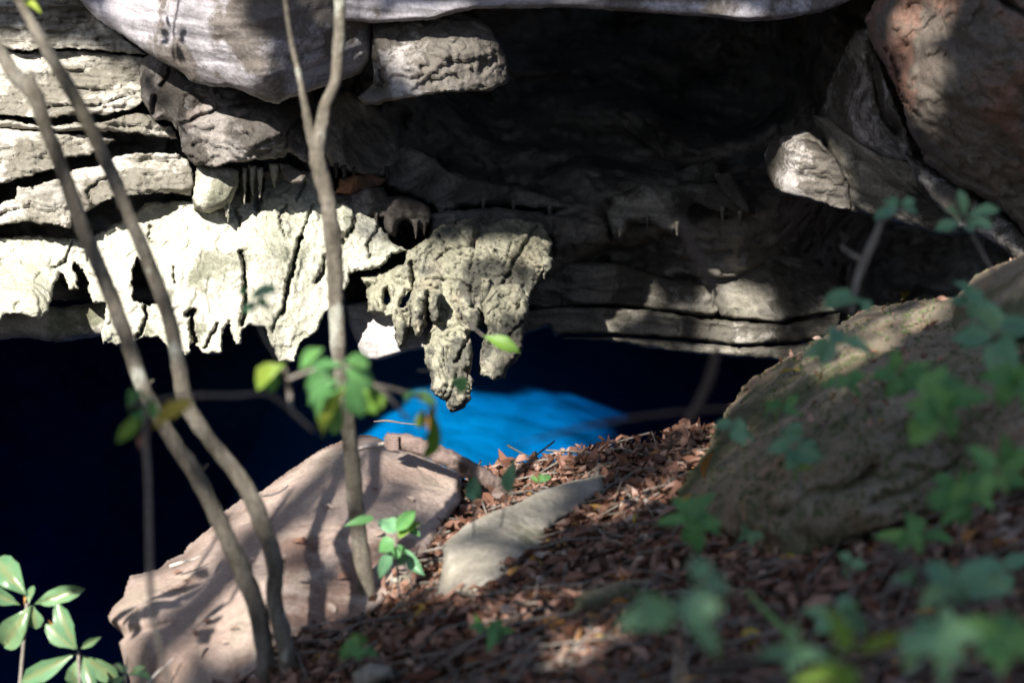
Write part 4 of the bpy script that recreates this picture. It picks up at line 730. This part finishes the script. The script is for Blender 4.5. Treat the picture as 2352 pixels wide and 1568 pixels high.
RS = [('seedling', 'leafy green seedling growing out of the brown leaves, three pronged', 1125, 1450, 4.95, 6, 50, 26, 'leaf_soft'),
      ('seedling', 'blurred dark green seedling low in the litter left of the three pronged one', 825, 1490, 4.6, 5, 46, 34, 'leaf_soft'),
      ('shrub', 'bright green spray at the low end of the mossy bank', 1590, 1200, 4.5, 8, 80, 42, 'leaf_soft'),
      ('shrub', 'pale bluish leaves on the left shoulder of the mossy bank', 1690, 990, 4.7, 5, 50, 34, 'leaf_blue'),
      ('shrub', 'dim bluish leaf pair lying across the upper mossy bank', 1920, 790, 4.3, 4, 70, 40, 'leaf_blue'),
      ('shrub', 'green trailing sprig on the middle of the mossy bank', 1790, 930, 5.0, 5, 50, 22, 'leaf_soft'),
      ('shrub', 'low bluish leaves on the face of the mossy bank', 1830, 1030, 4.5, 6, 62, 40, 'leaf_blue'),
      ('shrub', 'leafy green vine hanging over the right side of the mossy bank', 2060, 860, 4.3, 8, 70, 42, 'leaf_soft'),
      ('shrub', 'large bright heart shaped green leaves below the hanging vine', 2150, 930, 4.0, 9, 95, 66, 'leaf_soft'),
      ('shrub', 'shaded green foliage by the root mound', 2290, 770, 4.2, 8, 85, 50, 'leaf_blue'),
      ('shrub', 'tight clump of small oval green leaves under the bank', 2200, 1130, 4.2, 14, 80, 42, 'leaf_soft'),
      ('shrub', 'drooping green leaves left of the oval leaved clump', 2105, 1230, 4.2, 6, 80, 40, 'leaf_soft'),
      ('shrub', 'tall broad pale green leaf group in the lower right litter', 2200, 1340, 3.6, 6, 110, 62, 'leaf_blue'),
      ('shrub', 'blurred single oval leaf plant at the right margin of the litter', 2300, 1320, 3.9, 3, 60, 40, 'leaf_blue'),
      ('shrub', 'very blurred big bluish leaves standing in the near litter', 1560, 1420, 2.75, 5, 120, 60, 'leaf_blue'),
      ('shrub', 'blurred green leaf beside the big bluish near leaves', 1640, 1350, 2.9, 3, 75, 46, 'leaf_blue'),
      ('shrub', 'blurred dark leaf tangle in the near right litter', 2150, 1480, 3.0, 9, 100, 55, 'leaf_blue'),
      ('shrub', 'blurred pale foliage in the lower right of the litter', 2300, 1470, 2.9, 7, 100, 60, 'leaf_soft'),
      ('shrub', 'dark green small leaved plant in mid litter', 1930, 1410, 3.6, 7, 70, 42, 'leaf_blue'),
      ('shrub', 'small green sprig beneath the bank face', 1950, 1290, 4.2, 4, 42, 24, 'leaf_blue'),
      ('shrub', 'fresh green leaves crowding the right side of the root mound', 2330, 880, 3.9, 9, 85, 46, 'leaf_soft'),
      ('shrub', 'small lime sprig trailing down the face of the mossy bank', 1835, 1075, 4.6, 4, 34, 14, 'leaf_lime'),
      ('shrub', 'bluish leaves along the crest of the mossy bank', 2230, 690, 4.6, 6, 60, 34, 'leaf_blue'),
      ('shrub', 'green creeper leaves left of the large heart shaped ones', 1950, 880, 4.6, 6, 56, 26, 'leaf_soft'),
      ('shrub', 'dark broad leaves right of the oval leaved clump', 2300, 1080, 3.8, 8, 80, 48, 'leaf_soft'),
      ('shrub', 'thin pale green seedling below the bank end', 1720, 1230, 4.6, 4, 40, 18, 'leaf_blue'),
      ('shrub', 'blurred grey green leaf pair in the lowest litter', 1830, 1500, 3.0, 4, 80, 44, 'leaf_blue'),
      ('shrub', 'yellow green upright leaves in the near litter', 1970, 1520, 2.9, 4, 110, 42, 'leaf_lime')]
for k, (nm, lab, cx, cy, D, nn, L, w, mt) in enumerate(RS):
    lv = spray(cx, cy, nn, L, w, 1.0, seed=100 + k)
    h = hit_px(cx, min(cy + L * 1.0, 1700)); zb = cy + L * 1.1
    plant(nm, lab, 'plant', (cx, zb + 40), D, lv, mt, [[(cx + 6, zb + 40, D, 5), (cx + 3, zb, D, 5), (cx, cy, D, 4)]], shape='ovate', Dj=.5)
plant('leafy_twig', 'pair of bluish leaves on a bent blurred twig before the black cave', 'twig', (1965, 700), 4.5, [(1985, 690, 1882, 700, 46), (1975, 690, 2000, 712, 30), (1965, 685, 1900, 680, 30), (2030, 490, 2015, 495, 10)], 'leaf_blue', [[(1955, 720, 4.5, 12), (1970, 640, 4.5, 18), (1985, 600, 4.5, 20), (2010, 545, 4.5, 18), (2025, 505, 4.5, 14)], [(1985, 600, 4.5, 12), (1950, 580, 4.5, 10), (1930, 565, 4.5, 6)]])
plant('leafy_twig', 'bluish green leaf whorl at the tip of the bent twig', 'twig', (2040, 490), 4.5, [(2065, 480, 2010, 498, 30), (2065, 475, 2045, 452, 22), (2068, 475, 2100, 458, 24), (2070, 480, 2105, 490, 22), (2060, 478, 2030, 462, 18)], 'leaf_blue', [[(2025, 510, 4.5, 10), (2045, 495, 4.5, 8), (2066, 479, 4.5, 6)]])
plant('leafy_twig', 'star shaped bluish leaf whorl in front of the reddish boulder foot', 'twig', (2230, 560), 4.5, [(2215, 500, 2205, 435, 30), (2220, 500, 2296, 480, 32), (2218, 510, 2280, 518, 30), (2210, 512, 2148, 524, 32), (2205, 505, 2170, 478, 24), (2215, 510, 2235, 530, 26)], 'leaf_blue', [[(2290, 640, 4.5, 7), (2250, 570, 4.5, 6), (2216, 506, 4.5, 5)]])

# --- bare blurred twigs in front
def bare(name, label, ctrl, mat='bark_dark', cat='twig', m=30):
    o = stem(name, ctrl, M[mat], None, m=m, seed=int(ctrl[0][0])); return tag(o, label, cat)
bare('bare_twig', 'thin arching grey twig across the dark water right of the blue', [(1190, 1020, 3.6, 5), (1300, 990, 3.6, 7), (1420, 965, 3.6, 9), (1560, 946, 3.6, 9), (1690, 938, 3.6, 9), (1800, 950, 3.6, 9)])
bare('bare_branch', 'dim brown blurred branch bending below the rock shelf', [(1650, 790, 3.6, 16), (1625, 880, 3.6, 20), (1590, 950, 3.6, 18), (1530, 1030, 3.6, 14)])
bare('bare_branch', 'faint brown branch slanting over the black recess', [(1560, 500, 3.4, 22), (1595, 580, 3.4, 22), (1640, 660, 3.4, 16), (1668, 720, 3.4, 10)])
bare('bare_branch', 'bare grey stick leaning across the lower right litter', [(2030, 1250, 3.9, 24), (2090, 1300, 3.7, 28), (2180, 1380, 3.5, 30), (2290, 1460, 3.3, 32), (2420, 1540, 3.2, 32)])
bare('fallen_stick', 'long dull stick lying in the near litter', [(1600, 1545, 3.9, 20), (1720, 1525, 3.95, 24), (1850, 1505, 4.0, 22)])
bare('grass_blade', 'long green grass blade slanting down in the near litter', [(1715, 1355, 4.0, 8), (1760, 1405, 3.9, 14), (1810, 1455, 3.8, 16), (1860, 1515, 3.7, 12)], 'leaf_soft', 'grass')
bare('straight_root', 'straight grey root lying along the litter edge of the pink boulder', [(640, 1560, 5.42, 14), (720, 1490, 5.62, 16), (790, 1440, 5.78, 15), (850, 1385, 5.9, 10)])
bare('white_twig', 'bleached white twig on the crown of the pink boulder', [(815, 1032, 6.60, 7), (845, 1024, 6.60, 9), (870, 1020, 6.58, 9), (893, 1015, 6.56, 6)], 'twig')
bare('floating_twig', 'thin brown twig over the bright blue water', [(858, 968, 7.4, 3), (885, 966, 7.4, 5), (930, 972, 7.4, 3), (975, 976, 7.4, 3)], 'wood')
bare('floating_twig', 'short dark twig over the brightest blue water', [(1165, 1022, 7.6, 5), (1195, 1038, 7.6, 4), (1228, 1053, 7.6, 3)], 'bark_dim')
bare('white_twig', 'thin curved white twig near the left rim of the pink boulder', [(595, 1140, 6.33, 3), (625, 1136, 6.33, 4), (645, 1128, 6.34, 3), (662, 1114, 6.37, 3)], 'twig')
bare('white_twig', 'pale split twig by the base of the leaning saplings', [(340, 1570, 5.62, 6), (365, 1540, 5.66, 6), (385, 1525, 5.68, 6), (400, 1510, 5.7, 4)], 'twig')
bare('dry_stick', 'pale dry stick across the upper left of the pink boulder', [(390, 1300, 6.18, 7), (420, 1290, 6.18, 7), (450, 1282, 6.18, 5), (460, 1276, 6.18, 4)], 'twig')

# --- broken log on the rim
lgc = [(890, 1012, 6.52, 36), (930, 1016, 6.5, 38), (985, 1032, 6.48, 40), (1040, 1058, 6.5, 40), (1100, 1090, 6.55, 40), (1150, 1118, 6.6, 34), (1185, 1142, 6.64, 16)]
lg = empty('broken_log', P(1040, 1085, 6.55), 'short broken log with a splintered end resting on the pink boulder', 'log')
s = spline(lgc, 50); pts = P(s[:, 0], s[:, 1], s[:, 2]); V, Q, T = tube(pts, s[:, 3] / 2 / FPX * s[:, 2], 14, .07, 9)
add_mesh('trunk', V, Q, T, M['wood'], lg)
for k in range(6):
    yy = 1000 + k * 6
    stem('splinter', [(915, yy + 2, 6.47, 10), (900, yy + 1, 6.47, 9), (884 + rng_l.uniform(-4, 5), yy, 6.48, 5)], M['wood'], lg, m=6, seed=k, nseg=6)

# ================================================================== LEAF LITTER
def litter_geom(pts, nrms, sizes, rng):
    """curled six point leaves as one mesh"""
    n = len(pts); t = rng.normal(size=(n, 3)); nn = nrms + .55 * rng.normal(size=(n, 3)); nn /= np.linalg.norm(nn, axis=1)[:, None]
    t -= nn * (t * nn).sum(1)[:, None]; t /= np.linalg.norm(t, axis=1)[:, None]; b = np.cross(nn, t)
    L = sizes[:, None]; Wd = L * rng.uniform(.32, .55, (n, 1)); cu = L * rng.uniform(-.25, .35, (n, 1)); fo = Wd * rng.uniform(-.1, .6, (n, 1))
    P0 = pts - t * L * .5 + nn * cu; P5 = pts + t * L * .5 + nn * cu
    P1 = pts - t * L * .12 + b * Wd * .5 + nn * fo; P2 = pts - t * L * .12 - b * Wd * .5 + nn * fo
    P3 = pts + t * L * .2 + b * Wd * .42 + nn * fo; P4 = pts + t * L * .2 - b * Wd * .42 + nn * fo
    Pm = pts - t * L * .1; Pn = pts + t * L * .2
    V = np.stack([P0, P1, P2, P3, P4, P5, Pm, Pn], 1).reshape(-1, 3)
    f = np.array([(0, 6, 1), (0, 2, 6), (5, 3, 7), (5, 7, 4)]); q = np.array([(6, 7, 3, 1), (2, 4, 7, 6)])
    off = (np.arange(n) * 8)[:, None, None]
    return V, (q[None] + off).reshape(-1, 4), (f[None] + off).reshape(-1, 3)
def litter_mat():
    m, n, l, b = new_mat('litter')
    at = n.new('ShaderNodeAttribute'); at.attribute_name = 'tone'
    r = ramp(n, [(0, (.035, .018, .012)), (.3, (.085, .04, .025)), (.55, (.15, .072, .048)), (.75, (.22, .12, .085)), (.88, (.32, .21, .165)), (.94, (.32, .16, .05)), (1, (.40, .32, .08))])
    l.new(at.outputs['Fac'], r.inputs[0]); l.new(r.outputs[0], b.inputs['Base Color']); b.inputs['Roughness'].default_value = .5
    return m
M['litter'] = litter_mat()
pts, nrm = [], []
rr = np.random.default_rng(21)
tries = 0
while len(pts) < 22000 and tries < 120000:
    tries += 1
    x = rr.uniform(-150, 2600); y = rr.uniform(990, 1800)
    d = Vector(P(x, y, 1.0)).normalized(); loc, no, i, dist = floor_bvh.ray_cast(Vector((0, 0, 0)), d)
    if loc is None or rr.random() > (dist / 7.5) ** 2: continue
    if no.dot(d) > 0: no = -no
    pts.append(loc); nrm.append(no)
pts = np.array(pts); nrm = np.array(nrm)
pts = pts + nrm * rr.uniform(.0, .035, (len(pts), 1))
V, Q, T = litter_geom(pts, nrm, np.clip(rr.lognormal(-3.45, .42, len(pts)), .012, .085), rr)
lit = add_mesh('leaf_litter', V, Q, T, M['litter'], smooth=False)
tone = np.repeat(rr.beta(1.7, 2.0, len(pts)), 8).astype(np.float32)
at = lit.data.attributes.new('tone', 'FLOAT', 'POINT'); at.data.foreach_set('value', tone)
tag(lit, 'brown leaf litter covering the slope between bank and boulder', 'leaf litter', kind='stuff')

def scatter(bvh, box, count, seed):
    r2 = np.random.default_rng(seed); pp, nn = [], []
    for _ in range(count):
        d = Vector(P(r2.uniform(box[0], box[2]), r2.uniform(box[1], box[3]), 1.0)).normalized(); loc, no, i, dist = bvh.ray_cast(Vector((0, 0, 0)), d)
        if loc is None: continue
        if no.dot(d) > 0: no = -no
        if perlin(np.array(loc)[None] * 4.0 + seed)[0] + .35 * no.z < .12: continue
        pp.append(loc); nn.append(no)
    return np.array(pp), np.array(nn), r2
bp_, bn_, r2 = scatter(bank_bvh, (1540, 600, 2500, 1000), 420, 5)
V, Q, T = litter_geom(bp_ + bn_ * .008, bn_, r2.uniform(.012, .035, len(bp_)), r2)
bl = add_mesh('leaf_litter', V, Q, T, M['litter'], bank_o, smooth=False); bl['kind'] = 'stuff'
at = bl.data.attributes.new('tone', 'FLOAT', 'POINT'); at.data.foreach_set('value', np.repeat(r2.beta(2.2, 1.6, len(bp_)), 8).astype(np.float32))
bp_, bn_, r2 = scatter(bank_bvh, (1540, 600, 2500, 1320), 7000, 8)
V, Q, T = litter_geom(bp_ + bn_ * .006, bn_, r2.uniform(.006, .018, len(bp_)), r2)
bl = add_mesh('moss', V, Q, T, M['moss'], bank_o, smooth=False); bl['kind'] = 'stuff'

tp, tn, r2 = scatter(floor_bvh, (700, 1000, 2500, 1700), 700, 12); V, Q, T, base = [], [], [], 0
for k in range(len(tp)):
    dv = np.cross(tn[k], r2.normal(size=3)); dv /= np.linalg.norm(dv) + 1e-9; L = r2.uniform(.05, .16); c = tp[k] + tn[k] * .03
    v_, q_, t_ = tube([c - dv * L, c + tn[k] * r2.uniform(-.01, .02) + r2.normal(size=3) * .006, c + dv * L], [.003, .0028, .0015], 5, .05, k)
    V.append(v_); Q.append(q_ + base); T.append(t_ + base); base += len(v_)
tl = add_mesh('twig_litter', np.concatenate(V), np.concatenate(Q), np.concatenate(T), M['bark_dim']); tag(tl, 'thin dry twigs strewn through the brown leaf litter', 'twigs', kind='stuff')

# single fallen leaves one can pick out
def fallen(x, y, L, mat, label, group, shape='ovate', lift=.02, tilt=.35):
    loc, no, i, dist = hit_px(x, y)
    if loc is None: return
    d = Vector(P(x, y, 1.0)).normalized()
    if no.dot(d) > 0: no = -no
    nn = np.array(no) + tilt * rr.normal(size=3); nn /= np.linalg.norm(nn)
    t = rr.normal(size=3); t -= nn * (t @ nn); t /= np.linalg.norm(t); bb = np.cross(nn, t); a = np.array(loc) + np.array(no) * lift - t * L * .5; W = L * rr.uniform(.45, .65)
    o = bpy.data.objects.new('fallen_leaf', LEAF[(shape, int(rr.integers(3)), mat)]); COL.objects.link(o)
    o.matrix_world = Matrix(((t[0] * L, bb[0] * W, nn[0] * L, a[0]), (t[1] * L, bb[1] * W, nn[1] * L, a[1]), (t[2] * L, bb[2] * W, nn[2] * L, a[2]), (0, 0, 0, 1)))
    tag(o, label, 'fallen leaf', group)
for (x, y) in [(1465, 1225), (970, 1435), (1810, 1315), (2080, 690), (1940, 1440), (1725, 1505), (2060, 1490), (1815, 870)]:
    fallen(x, y, .075, 'leaf_yellow', 'yellow fallen leaf standing out on the litter or bank', 'yellow fallen leaves')
for (x, y) in [(1250, 1275), (1215, 1300), (1355, 1445), (1420, 1400), (1640, 1080), (1530, 1120), (1370, 1190), (1480, 1380), (2120, 1440), (2250, 1250), (1300, 1270), (1180, 1340), (1595, 1160), (975, 1420), (1265, 1455), (1500, 1190), (2030, 1290)]:
    fallen(x, y, .08, 'leaf_orange', 'orange brown fallen leaf among the litter', 'orange fallen leaves')
for k in range(230):
    x = rr.uniform(900, 2340); y = rr.uniform(1130, 1565)
    ha, hf = hit_px(x, y), hit_px(x, y, floor_bvh)
    if hf[0] is None or ha[3] < hf[3] - .01: continue
    fallen(x, y, rr.uniform(.045, .085), 'leaf_brown' if k % 4 else 'leaf_pale', 'large curled brown fallen leaf on the litter slope' if k % 4 else 'large pale tan fallen leaf on the litter slope', 'large brown fallen leaves' if k % 4 else 'large pale fallen leaves')
for (x, y) in [(1560, 1040), (1480, 1050), (1400, 1055), (1290, 1080), (1530, 1030), (1620, 1020), (1600, 1045), (1440, 1040), (1340, 1065), (1240, 1090)]:
    fallen(x, y, .07, 'leaf_pale', 'pale dry curled leaf along the litter rim above the water', 'pale leaves on the litter rim', tilt=.8)
for (x, y) in [(720, 1260), (860, 1130), (700, 1340), (755, 1170), (620, 1420), (480, 1430), (450, 1460), (520, 1480), (830, 1290), (790, 1330), (690, 1250), (870, 1230), (940, 1150), (580, 1290), (430, 1340), (410, 1320), (540, 1450), (470, 1500), (760, 1400)]:
    fallen(x, y, rr.uniform(.02, .042), 'leaf_brown' if rr.random() < .6 else 'leaf_pale', 'dry leaf scrap lying on the smooth pink boulder', 'leaf scraps on the boulder', lift=.008, tilt=.15)

# ================================================================== CANOPY (out of frame, casts the dapple)
LITP = [ # sun patches, photo pixels
    [(-200, 60), (150, 110), (330, 190), (330, 260), (430, 360), (460, 430), (760, 430), (800, 560), (790, 700), (690, 860), (200, 860), (-200, 860)],
    [(790, 560), (900, 590), (960, 640), (940, 760), (800, 720)], [(860, 770), (990, 750), (980, 840), (860, 840)],
    [(980, 690), (1080, 690), (1090, 960), (980, 930)],
    [(480, 120), (620, 90), (720, 180), (700, 230), (640, 260), (500, 215)], [(230, -100), (520, -100), (540, 60), (460, 150), (380, 150), (270, 60)], [(880, 70), (1060, 60), (1150, 110), (1170, 200), (1000, 220), (900, 130)],
    [(2075, 130), (2140, 130), (2175, 250), (2100, 260)], [(1770, 320), (1850, 300), (1920, 400), (1950, 480), (1800, 450)], [(1385, 625), (1440, 625), (1440, 700), (1385, 700)], [(1630, 640), (1690, 640), (1760, 740), (1750, 830), (1620, 830)],
    [(2020, 60), (2100, 10), (2200, 20), (2140, 90)],
    [(260, 1330), (430, 1300), (440, 1420), (320, 1440)], [(290, 1480), (400, 1480), (420, 1568), (300, 1568)], [(500, 1380), (600, 1330), (600, 1480), (520, 1500)], [(560, 1150), (720, 1060), (760, 1110), (620, 1250)],
    [(1010, 1090), (1060, 1080), (1050, 1180), (1000, 1200)], [(990, 1330), (1080, 1260), (1150, 1320), (1080, 1400)], [(1300, 1470), (1400, 1460), (1400, 1540), (1290, 1540)], [(860, 1300), (980, 1300), (960, 1370), (860, 1370)],
    [(430, 255), (600, 235), (700, 290), (690, 365), (450, 375)], BLUE]
HALF = [BLUE_HALO, [(1880, 800), (2100, 705), (2190, 690), (2020, 800), (1900, 860)], [(930, 560), (1230, 560), (1215, 880), (980, 900)], [(640, -100), (860, -100), (850, 180), (700, 220)],
        [(430, 1250), (760, 1010), (1000, 1080), (900, 1350), (500, 1520)], [(1000, 1180), (1250, 1130), (1240, 1260), (1010, 1300)]]
G = 8; gx, gy = np.meshgrid(np.arange(-240, 2640, G), np.arange(-160, 1720, G))
mask = np.zeros(gx.shape, bool)
for pl in LITP: mask |= sdf_poly(gx.astype(float), gy.astype(float), pl) < 0
half = np.zeros(gx.shape, bool)
for pl in HALF: half |= sdf_poly(gx.astype(float), gy.astype(float), pl) < 0
def lit_at(p):
    h = all_bvh.ray_cast(Vector(p), Vector(-S))
    if h[0] is None: return 0
    u, v, D = proj(np.array(h[0])[None])
    i = int((v[0] + 160) / G); j = int((u[0] + 240) / G)
    if not (0 <= i < mask.shape[0] and 0 <= j < mask.shape[1]): return 0
    return 2 if mask[i, j] else (.9 if h[0][2] < -5 else 1) * int(half[i, j])
OPEN = np.array([P(x, y, D) for x, y, D in [(790, 890, 4.15), (620, 865, 4.15), (1145, 790, 5.3), (60, 1390, 6.0), (110, 1370, 6.0), (150, 1440, 5.9), (190, 1500, 5.9), (110, 1530, 5.9)]])
cand = []
rc = np.random.default_rng(33)
n_c = 0
for k in range(34000):
    x = rc.uniform(-200, 2560); y = rc.uniform(-140, 1680); loc, no, i, dist = hit_px(x, y)
    if loc is None: continue
    loc = np.array(loc)
    if k % 6 == 0 and x > 150 and y > 600: loc = P(x, y, rc.uniform(2.6, 5.4))   # shade for the near plants
    Lf = rc.uniform(.08, .18); zl = rc.uniform(1.7, 4.2); t = (zl - loc[2]) / S[2]; c = np.array(loc) + S * t
    nn = np.array([0, 0, 1.]) + .6 * rc.normal(size=3); nn /= np.linalg.norm(nn); tt = rc.normal(size=3); tt -= nn * (tt @ nn); tt /= np.linalg.norm(tt); bb = np.cross(nn, tt)
    h = Lf * .5; q = [c + tt * h, c - tt * h, c + bb * h * .6, c - bb * h * .6]
    dv = c - OPEN; dv = dv - (dv @ S)[:, None] * S
    if (np.linalg.norm(dv, axis=1) < .09).any(): continue
    la = max(lit_at(p_) for p_ in q + [c])
    if la == 2 or (la == 1 and rc.random() < .90) or (la == .9 and rc.random() < .84): continue
    cand.append((c, tt, bb, nn, Lf))
for (px, py, off, lab, sd) in [(400, 85, .85, 'hanging leafy sprig whose shadow falls on the lilac overhang', 1), (330, 1385, 1.2, 'long leaved sprig shading the left shoulder of the boulder', 2), (450, 1440, 1.2, 'leafy sprig shading the litter hollow of the boulder', 3), (480, 1330, 1.6, 'thin sprig shading the middle of the boulder', 4)]:
    h = hit_px(px, py); c = np.array(h[0]) + S * off; r3 = np.random.default_rng(sd)
    root = empty('leafy_sprig', c, lab, 'sprig')
    V, Q, T = tube([c, c + S * .4 + np.array([.05, 0, .1]), c + S * .9 + np.array([0, .1, .4])], [.004, .006, .008], 6, .03, sd); add_mesh('twig', V, Q, T, M['bark_dim'], root)
    for k in range(9):
        e1 = np.cross(S, [0, 0, 1.]); e1 /= np.linalg.norm(e1); e2 = np.cross(S, e1); an = r3.uniform(0, 2 * math.pi); d_ = e1 * math.cos(an) + e2 * math.sin(an); L = r3.uniform(.032, .05) if sd == 1 else r3.uniform(.06, .11)
        a = c + S * r3.uniform(0, .12) + d_ * .015; y_ = np.cross(S, d_) * L * .38
        o = bpy.data.objects.new('leaf', LEAF[('obovate', k % 3, 'leaf_soft')]); COL.objects.link(o); o.parent = root
        o.matrix_local = Matrix.Translation(-Vector(c)) @ Matrix(((d_[0] * L, y_[0], S[0] * L, a[0]), (d_[1] * L, y_[1], S[1] * L, a[1]), (d_[2] * L, y_[2], S[2] * L, a[2]), (0, 0, 0, 1)))
TR = [(-2.6, -5.0), (-1.0, -2.6), (0.9, -4.2), (-4.2, -1.8)]
by = {k: [] for k in range(len(TR))}
for cd in cand:
    by[int(np.argmin([(cd[0][0] - a) ** 2 + (cd[0][1] - b) ** 2 for a, b in TR]))].append(cd)
TLAB = ['broad leafy forest tree standing behind the photographer to the left', 'forest tree nearest behind the photographer', 'forest tree behind the photographer on the right', 'forest tree on the left slope above the pool']
for k, (tx, ty) in enumerate(TR):
    tz = float(terr(np.array([[tx]]), np.array([[ty]]))[0, 0]) - .1
    root = empty('forest_tree', (tx, ty, tz), TLAB[k], 'tree', 'canopy trees shading the slope')
    V, Q, T = tube([(tx, ty, tz), (tx + .05, ty, 0), (tx - .05, ty + .05, 1.6), (tx, ty + .1, 3.2), (tx + .1, ty, 5.2)], [.16, .13, .11, .09, .03], 10, .04, k)
    add_mesh('trunk', V, Q, T, M['bark_dim'], root)
    L = by[k]
    if not L: continue
    step_ = max(1, len(L) // 7)
    for j in range(0, len(L), step_):
        c = L[j][0]; zb = max(.8, c[2] - 1.4)
        if c[2] < 1.2: continue
        mid = np.array([(tx + c[0]) / 2, (ty + c[1]) / 2, (zb + c[2]) / 2 + .3])
        V, Q, T = tube([(tx, ty, zb), mid, c], [.045, .025, .008], 6, .04, j); add_mesh('limb', V, Q, T, M['bark_dim'], root)
    V = []; Q = []
    for (c, tt, bb, nn, Lf) in L:
        o0 = len(V); V += [c - tt * Lf * .5, c + bb * Lf * .26 + nn * .01, c + tt * Lf * .5, c - bb * Lf * .26 + nn * .01]; Q.append((o0, o0 + 1, o0 + 2, o0 + 3))
    add_mesh('crown', np.array(V), np.array(Q), None, M['canopy'], root, smooth=False)
print('canopy leaves', len(cand), 'litter', len(pts))
